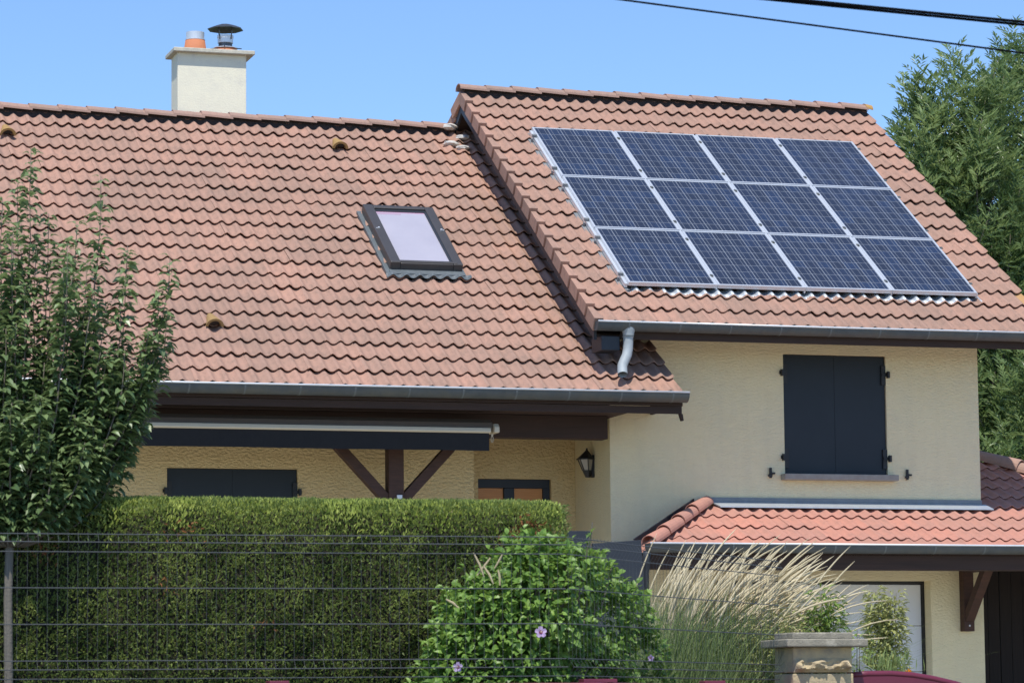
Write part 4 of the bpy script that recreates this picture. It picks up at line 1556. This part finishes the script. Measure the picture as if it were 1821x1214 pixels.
for (tx, ty, tz, q) in shoots:
    tip = np.array([tx, ty, tz])
    dx, dy = tx - TB[0], ty - TB[1]
    base = np.array([TB[0] + dx * 0.12, TB[1] + dy * 0.12, rr.uniform(1.0, 1.35) if tz > 1.7 else 0.98])
    mid = np.array([TB[0] + dx * 0.97, TB[1] + dy * 1.0, base[2] + (tz - base[2]) * 0.27])
    T = np.linspace(0, 1, 12)[:, None]
    pts = (1 - T) ** 2 * base + 2 * T * (1 - T) * mid + T ** 2 * tip
    pts += rr.normal(0, 0.008, pts.shape) * np.minimum(T, 1)
    limb.tube(pts, np.linspace(0.0075, 0.002, 12), 6)
    L_ = np.linalg.norm(np.diff(pts, axis=0), axis=1).sum()
    nl_ = int(L_ * (92 if q > 0.85 else 150))
    tt = np.sort(rr.uniform(0.16, 1.0, nl_) ** 0.9)
    P = np.stack([np.interp(tt, T[:, 0], pts[:, i]) for i in range(3)], 1)
    ang = np.arange(nl_) * 2.4 + rr.uniform(0, 6) + rr.normal(0, 0.4, nl_)
    D = np.stack([np.cos(ang), np.sin(ang), 0.38 + rr.normal(0, 0.30, nl_)], 1)
    U = np.stack([-0.35 * np.cos(ang) + rr.normal(0, 0.25, nl_), -0.35 * np.sin(ang) + rr.normal(0, 0.25, nl_), np.ones(nl_)], 1)
    P = P + unit(D) * (0.012 + 0.05 * rr.random((nl_, 1)) * (1 - tt[:, None]))
    ln = rr.uniform(0.050, 0.082, nl_) * (1.0 - 0.25 * (tt > 0.95))
    newg = np.clip((tt - 0.75) / 0.25, 0, 1)
    leaves(fol, P, D, U, ln, ln * rr.uniform(0.56, 0.72, nl_), np.clip(rr.normal(0.33, 0.2, nl_) + 0.35 * newg, 0, 1), fold=0.20, droop=0.58)
mk("limbs", limb, M_BARK, yt, smooth=True)
mk("crown", fol, L_TREE, yt)

# ------------------------------------------------------------------ hibiscus bush
hb = thing("hibiscus_bush", "bright green hibiscus bush with a few lavender flowers at the hedge end", "bush", (5.85, 18.45, -0.56))
mb, st = MB(), MB()
blobs = np.array([  # x, y, z, rx, ry, rz
    (5.78, 18.38, 0.62, 0.40, 0.34, 0.42), (5.55, 18.40, 0.42, 0.42, 0.34, 0.40), (6.10, 18.60, 0.60, 0.40, 0.34, 0.36), (6.42, 18.92, 0.42, 0.36, 0.32, 0.36),
    (5.38, 18.36, 0.12, 0.38, 0.32, 0.42), (5.98, 18.52, 0.1, 0.56, 0.36, 0.45), (6.64, 19.06, 0.12, 0.38, 0.32, 0.38), (5.75, 18.36, 0.84, 0.18, 0.2, 0.2), (5.98, 18.42, 0.80, 0.18, 0.2, 0.18)])
n = 21000
k = rng.choice(len(blobs), n, p=blobs[:, 3] * blobs[:, 5] / (blobs[:, 3] * blobs[:, 5]).sum())
v = rand_dirs(n)
rad = 1 - np.abs(rng.normal(0, 0.14, n)) + rng.normal(0, 0.05, n)
lump = noise2(v[:, 0] * 1.0 + k, v[:, 2] * 1.0 + v[:, 1], 3, fr=6.0)
P = blobs[k, :3] + v * blobs[k, 3:] * (rad + 0.075 * lump)[:, None]
inside = np.zeros(n, bool)
for i, b in enumerate(blobs):
    q = ((P - b[:3]) / b[3:])
    inside |= ((q ** 2).sum(1) < 0.62) & (k != i)
P, v, lump = P[~inside], v[~inside], lump[~inside]
m_ = (P[:, 2] > -0.5) & (P[:, 1] > 17.86 + np.clip(P[:, 0] - 5.72, 0, 1.5) * 1.14)
P, v, lump = P[m_], v[m_], lump[m_]
n = len(P)
D = v * 0.7 + rng.normal(0, 0.5, (n, 3)) + [0, -0.1, -0.05]
U = v * 0.45 + rng.normal(0, 0.35, (n, 3)) + [0, -0.15, 0.75]
ln = rng.uniform(0.038, 0.066, n)
leaves(mb, P, D, U, ln, ln * rng.uniform(0.58, 0.78, n), np.clip(0.42 + 0.18 * lump + rng.normal(0, 0.22, n), 0, 1), fold=0.2, droop=0.3)
# young shoots that break the outline
for _ in range(85):
    b_ = blobs[rng.choice(len(blobs), p=blobs[:, 3] * blobs[:, 5] / (blobs[:, 3] * blobs[:, 5]).sum())]
    v_ = unit(np.array([rng.normal(0, 0.8), -abs(rng.normal(0, 0.5)), abs(rng.normal(0.5, 0.6))]))
    p_ = b_[:3] + v_ * b_[3:] * 0.9
    q_ = p_ + (v_ * 0.6 + [0, 0, 0.55]) * rng.uniform(0.07, 0.17)
    if q_[1] < 17.95 + max(0.0, q_[0] - 5.72) * 1.14:
        continue
    st.tube([p_, (p_ + q_) / 2 + [0.004, 0, 0], q_], [0.004, 0.003, 0.0015], 5)
    nn = 13
    tt = rng.uniform(0.1, 1, nn)[:, None]
    leaves(mb, p_ + (q_ - p_) * tt, rand_dirs(nn) + v_ * 0.5, rand_dirs(nn) * 0.4 + [0, -0.2, 0.9], rng.uniform(0.034, 0.056, nn), 0.030, np.clip(0.6 + rng.normal(0, 0.2, nn), 0, 1), droop=0.3)
# loose shoots above the outline
for (sx, sz, h) in ((6.10, 0.85, 0.28), (5.62, 0.85, 0.12), (5.28, 0.55, 0.10), (6.02, 0.8, 0.16)):
    pts = np.array([(sx, 18.4, sz - 0.1), (sx + 0.005, 18.4, sz + h * 0.5), (sx + 0.02, 18.4, sz + h)])
    st.tube(pts, 0.004, 5)
    nn = 12
    tt = rng.uniform(0.2, 1, nn)
    P = np.stack([np.interp(tt, [0, .5, 1], pts[:, i]) for i in range(3)], 1)
    leaves(mb, P, rand_dirs(nn) + [0, 0, 0.3], rand_dirs(nn) * 0.5 + [0, 0, 1], 0.045, 0.028, rng.random(nn), droop=0.3)
for _ in range(30):
    e = blobs[rng.integers(len(blobs)), :3] + rng.normal(0, 0.12, 3)
    st.tube([(5.85 + rng.normal(0, 0.06), 18.48, -0.56), ((5.85 + e[0]) / 2, 18.46, e[2] * 0.4 - 0.2), e], [0.012, 0.009, 0.003], 6)
mk("foliage", mb, L_HIB, hb)
mb = st
n_mi = len(st.mi)
for (a, b) in (((5.40, 18.12, 0.90), (5.33, 18.16, 0.80)), ((5.47, 18.11, 0.92), (5.43, 18.14, 0.84)), ((5.36, 18.12, 0.85), (5.41, 18.10, 0.75)), ((5.30, 18.13, 0.93), (5.36, 18.12, 0.79)), ((5.13, 18.12, 0.66), (5.20, 18.1, 0.61)), ((5.44, 18.1, 0.83), (5.45, 18.1, 0.74))):
    a, b = np.array(a), np.array(b)
    mb.tube([a, (a + b) / 2 + [0.004, 0, 0.004], b], [0.0045, 0.0075, 0.004], 6)
st.mi[n_mi:] = [1] * (len(st.mi) - n_mi)
mk("stems", st, [M_BARK, L_PLUME], hb)


def hibiscus(x, y, z, size, aim):
    f_, e_, s_ = MB(), MB(), MB()
    aim = unit(np.array(aim, float))
    ref = unit(np.cross(aim, [0, 0, 1.0]))
    up_ = np.cross(ref, aim)
    c = np.array([x, y, z])
    for i in range(5):
        a = 2 * math.pi * i / 5 + 0.3
        d = math.cos(a) * ref + math.sin(a) * up_
        s = -math.sin(a) * ref + math.cos(a) * up_
        V = [c, c + d * size * 0.5 + s * size * 0.42 + aim * size * 0.28, c + d * size * 0.95 + s * size * 0.34 + aim * size * 0.32, c + d * size * 1.05 + aim * size * 0.25,
             c + d * size * 0.95 - s * size * 0.34 + aim * size * 0.32, c + d * size * 0.5 - s * size * 0.42 + aim * size * 0.28, c + d * size * 0.55 + aim * size * 0.16]
        f_.add(V, [(0, 6, 1), (1, 6, 2), (2, 6, 3), (3, 6, 4), (4, 6, 5), (5, 6, 0)], 0, float(rng.random()))
        V = [c + aim * 0.003, c + d * size * 0.34 + s * size * 0.16 + aim * (size * 0.17), c + d * size * 0.34 - s * size * 0.16 + aim * (size * 0.17)]
        e_.add(V, [(0, 1, 2)], 0, 0.4)
    s_.tube([c, c + aim * size * 0.6], [size * 0.07, size * 0.09], 7, tint=0.6)
    fo = mk("flower", f_, L_PETAL, hb)
    mk("flower_eye", e_, L_EYE, fo)
    mk("stamen", s_, L_STAMEN, fo)


hibiscus(5.66, 17.99, 0.465, 0.034, (-0.15, -1, 0.25))
hibiscus(5.175, 18.03, 0.268, 0.029, (-0.6, -0.8, 0.2))
hibiscus(6.60, 18.76, 0.33, 0.020, (0.1, -1, -0.1))

# ------------------------------------------------------------------ ornamental grass
og = thing("ornamental_grass", "tall feathery ornamental grass with straw plumes leaning right behind the angled fence", "grass clump", (8.0, 21.4, -0.56))
bl, pl, sm = MB(), MB(), MB()
rr = np.random.default_rng(31)


def ribbon(mb, pts, w, tint, side):
    n = len(pts)
    w = w[:, None]
    V = np.concatenate([pts - side * w, pts + side * w])
    mb.add(V, [(i, i + 1, n + i + 1, n + i) for i in range(n - 1)], 0, tint)


T8 = np.linspace(0, 1, 9)[:, None]
for i in range(3600):
    o = np.array([rr.normal(7.90, 0.24), 21.4 + rr.normal(0, 0.25), -0.56])
    ln = rr.uniform(0.85, 1.52)
    lean = rr.normal(0.26, 0.26) + 0.35 * (o[0] - 7.95)
    ly = rr.normal(0, 0.22)
    pts = o + np.array([0, 0, 1.0]) * ln * T8 * (1 - 0.16 * T8 * abs(lean) * 2) + np.array([lean, ly, 0]) * ln * T8 ** 1.7
    side = unit(np.array([rr.normal(0, 1), rr.normal(0, 0.6), 0]))
    ribbon(bl, pts, 0.0032 * (1 - 0.85 * T8[:, 0] ** 2), float(np.clip(rr.normal(0.4, 0.25), 0, 1)), side)
T14 = np.linspace(0, 1, 15)[:, None]
for i in range(430):
    o = np.array([rr.normal(7.86, 0.20), 21.4 + rr.normal(0, 0.24), -0.56])
    if i < 110:
        o[0] = rr.normal(7.70, 0.13)
        p0, p1, ln = rr.normal(-0.02, 0.10), rr.uniform(0.35, 1.25), rr.uniform(1.58, 1.92)
    elif i < 370:
        p0, p1, ln = rr.normal(0.05, 0.12), rr.uniform(0.8, 1.65), rr.uniform(1.62, 2.15)
    else:
        p0, p1, ln = rr.normal(0.15, 0.14), rr.uniform(1.2, 2.0), rr.uniform(1.15, 1.75)
    ph = p0 + (p1 - p0) * T14[:, 0] ** 1.35
    o[0] -= 0.13
    ln *= 0.97 - 0.13 * max(0.0, p1 - 1.1)
    ya = rr.normal(0, 0.12)
    st_ = np.stack([np.sin(ph), np.full(15, ya) * T14[:, 0], np.cos(ph)], 1) * ln / 14
    st_[0] = 0
    pts = o + np.cumsum(st_, axis=0)
    sm.tube(pts[:11], 0.0016, 4, caps=False, tint=float(rr.random()))
    q0 = rr.uniform(0.70, 0.80)
    tt = np.linspace(q0, 1, 9)
    pp = np.stack([np.interp(tt, T14[:, 0], pts[:, j]) for j in range(3)], 1)
    pl.tube(pp, np.array([0.002, 0.0058, 0.0074, 0.0080, 0.0078, 0.0072, 0.0062, 0.0045, 0.001]) * rr.uniform(0.60, 0.98), 6, tint=float(np.clip(rr.normal(0.5, 0.28), 0, 1)))
mk("blades", bl, L_GRASS, og)
mk("stalks", sm, L_GRASS, og)
mk("plumes", pl, L_PLUME, og, smooth=True)


# ------------------------------------------------------------------ small shrubs by the drive
def shrub(name, label, base, top_z, rx, ry, n, lmat, ln, wd, group=None, stems=4, taper=0.5):
    t = thing(name, label, "shrub", base, group)
    f_, s_ = MB(), MB()
    base = np.array(base, float)
    H = top_z - base[2]
    ps = []
    for i in range(stems):
        a = 6.28 * i / stems + rng.random()
        tip = base + [rx * 0.55 * math.cos(a), ry * 0.55 * math.sin(a), H * rng.uniform(0.85, 1.0)]
        pts = np.array([base, base * 0.5 + tip * 0.5 + [rx * 0.15 * math.cos(a), 0, 0], tip])
        s_.tube(pts, [0.009, 0.006, 0.002], 6)
        ps.append(pts)
    k = rng.integers(stems, size=n)
    tt = rng.uniform(0.15, 1.0, n)
    C = np.array([[np.interp(q, [0, .5, 1], ps[i][:, j]) for j in range(3)] for q, i in zip(tt, k)])
    rad = np.sqrt(rng.random(n)) * (1 - taper * tt)
    a = rng.uniform(0, 6.28, n)
    P = C + np.stack([rx * rad * np.cos(a) * 0.8, ry * rad * np.sin(a) * 0.8, rng.normal(0, 0.03, n)], 1)
    D = np.stack([np.cos(a), np.sin(a), 0.25 + rng.normal(0, 0.4, n)], 1)
    leaves(f_, P, D, rand_dirs(n) * 0.5 + [0, 0, 1], rng.uniform(ln * 0.7, ln * 1.2, n), rng.uniform(wd * 0.8, wd * 1.2, n), np.clip(0.25 + 0.5 * tt + rng.normal(0, 0.22, n), 0, 1), droop=0.35)
    mk("foliage", f_, lmat, t)
    mk("stems", s_, M_BARK, t)
    return t


shrub("column_shrub", "slim yellow-green shrub standing in front of the white garage door", (11.30, 26.0, -0.56), 1.04, 0.185, 0.19, 4600, L_VAR, 0.060, 0.024, stems=7, taper=0.35)
shrub("young_shrub", "small bright green shrub just above the pillar cap", (8.66, 20.95, -0.56), 0.81, 0.145, 0.14, 2300, L_YOUNG, 0.052, 0.022, stems=5, taper=0.25)
shrub("young_shrub", "low leafy sprig right of the pillar cap before the garage door", (8.87, 21.0, -0.56), 0.60, 0.13, 0.12, 150, L_YOUNG, 0.06, 0.020, stems=3, taper=0.1)
shrub("mound_shrub", "low yellow-green mound at the foot of the tall grass, left of the pillar", (8.33, 20.98, -0.56), 0.71, 0.30, 0.20, 3000, L_VAR, 0.05, 0.012, stems=9, taper=0.30)
mf = thing("marigold", "orange marigold flowers at the foot of the slim yellow-green shrub", "flowers", (11.3, 25.6, -0.56))
mb, gb = MB(), MB()
for (x, z) in ((11.42, 0.32), (11.36, 0.27), (11.46, 0.26), (11.22, 0.28)):
    c = np.array([x - 0.12, 25.55, z])
    n = 40
    leaves(mb, np.repeat(c[None], n, 0) + rng.normal(0, 0.01, (n, 3)), rand_dirs(n) + [0, -0.3, 0.3], rand_dirs(n), 0.030, 0.014, rng.random(n), simple=True)
    gb.tube([(x - 0.12, 25.56, -0.56), (x - 0.12, 25.56, z)], 0.004, 5)
n = 420
P = np.stack([rng.normal(11.15, 0.13, n), rng.normal(25.6, 0.08, n), rng.uniform(-0.5, 0.42, n)], 1)
leaves(gb, P, rand_dirs(n) * 0.35 + [0, 0, 1], rand_dirs(n), 0.13, 0.010, rng.random(n), simple=True)
mk("petals", mb, L_ORANGE, mf)
mk("stems", gb, L_GRASS, mf)


# ------------------------------------------------------------------ ash trees behind the house
def ash_tree(label, base, shape, n_shoots, seed, group):
    r = np.random.default_rng(seed)
    t = thing("ash_tree", label, "tree", base, group)
    tr, fo = MB(), MB()
    base = np.array(base, float)
    top = max(c[2] + c[5] for c in shape)
    tr.tube([base, base + [0.05, 0, 3], base + [0.0, 0.1, 6], [base[0] + 0.1, base[1], top - 1.2]], [0.19, 0.15, 0.10, 0.02], 10)
    sh = np.array(shape, float)
    vol = sh[:, 3] * sh[:, 4] * sh[:, 5]
    Ps, Ds, Us, Ls, Ws, Ts = [], [], [], [], [], []
    for i in range(n_shoots):
        c = sh[r.choice(len(sh), p=vol / vol.sum())]
        v = unit(r.normal(size=3))
        q = r.random() ** 0.42
        p = c[:3] + v * c[3:] * q
        out = unit((p - c[:3]) / c[3:] * np.array([1, 1, 0.5]) + 1e-6)
        d = unit(out * 0.55 * q + np.array([0, 0, 0.85]) + r.normal(0, 0.22, 3))
        L_ = r.uniform(0.45, 0.85)
        tip = p + d * L_
        if i % 9 == 0:
            ax = base + [0, 0, max(1.5, (p[2] - base[2]) * 0.65)]
            tr.tube([ax, (ax + p) / 2 + [0, 0, 0.15], p, tip], [0.035, 0.02, 0.010, 0.003], 5)
        m = 11
        tone = r.normal(0.42, 0.16)
        for k in range(m):
            s = 0.12 + 0.88 * k / (m - 1)
            b0 = p + d * L_ * s
            a = 2.4 * k + r.uniform(0, 1)
            e1 = unit(np.cross(d, [0.3, 0.2, 1.0]))
            e2 = np.cross(d, e1)
            rd = unit(math.cos(a) * e1 + math.sin(a) * e2 + d * 0.75 + np.array([0, 0, 0.15]))
            rl = r.uniform(0.15, 0.25)
            sd = unit(np.cross(rd, [0.05, 0.1, 1.0]))
            for j in range(7):
                if j == 6:
                    bp_, ld = b0 + rd * rl, rd
                else:
                    bp_ = b0 + rd * rl * (0.35 + 0.3 * (j // 2))
                    ld = unit(rd * 0.75 + sd * (1 if j % 2 else -1) * 0.8)
                Ps.append(bp_)
                Ds.append(ld + np.array([0, 0, 0.30]))
                Us.append(np.array([0, -0.55, 0.8]) + 0.35 * d)
                Ls.append(r.uniform(0.10, 0.165))
                Ts.append(tone + 0.22 * (s - 0.5))
    n = len(Ps)
    Us = np.array(Us) + r.normal(0, 0.35, (n, 3))
    Ls = np.array(Ls)
    leaves(fo, np.array(Ps), np.array(Ds), Us, Ls, Ls * 0.25, np.clip(np.array(Ts) + r.normal(0, 0.14, n), 0, 1), fold=0.25, droop=0.15, simple=True)
    mk("trunk", tr, M_BARK, t, smooth=True)
    mk("crown", fo, L_ASH, t)


ash_tree("tall leafy ash tree beside the right roof edge, left of its taller neighbour", (20.75, 44.0, -0.56),
         [(20.30, 44.0, 7.2, 1.02, 1.1, 1.9), (19.70, 43.9, 7.1, 0.66, 0.9, 1.5), (20.75, 44.2, 5.4, 1.3, 1.2, 2.4), (20.75, 44.0, 8.3, 0.35, 0.5, 1.1), (20.3, 44.0, 8.2, 0.45, 0.5, 1.0), (20.95, 44.0, 8.9, 0.32, 0.4, 0.6), (20.0, 44.0, 8.2, 0.4, 0.4, 0.8), (21.2, 43.6, 3.0, 1.3, 1.1, 2.2)], 1000, 51, "ash trees behind the house")
ash_tree("tallest ash tree behind the house, at the right edge", (22.6, 45.4, -0.56),
         [(22.55, 45.4, 7.4, 1.05, 1.1, 2.7), (22.35, 45.3, 4.8, 1.3, 1.2, 2.8), (23.1, 45.0, 6.0, 1.2, 1.1, 3.2), (22.0, 45.0, 7.0, 0.5, 0.6, 1.4), (22.35, 45.2, 9.3, 0.42, 0.5, 0.9), (22.9, 45.2, 9.2, 0.5, 0.5, 1.1)], 1000, 52, "ash trees behind the house")
ash_tree("lower ash tree seen between the house wall and the right edge", (21.0, 41.0, -0.56),
         [(20.85, 41.0, 2.6, 1.1, 0.9, 2.1), (20.0, 41.2, 2.0, 0.9, 0.8, 1.5)], 330, 53, "ash trees behind the house")
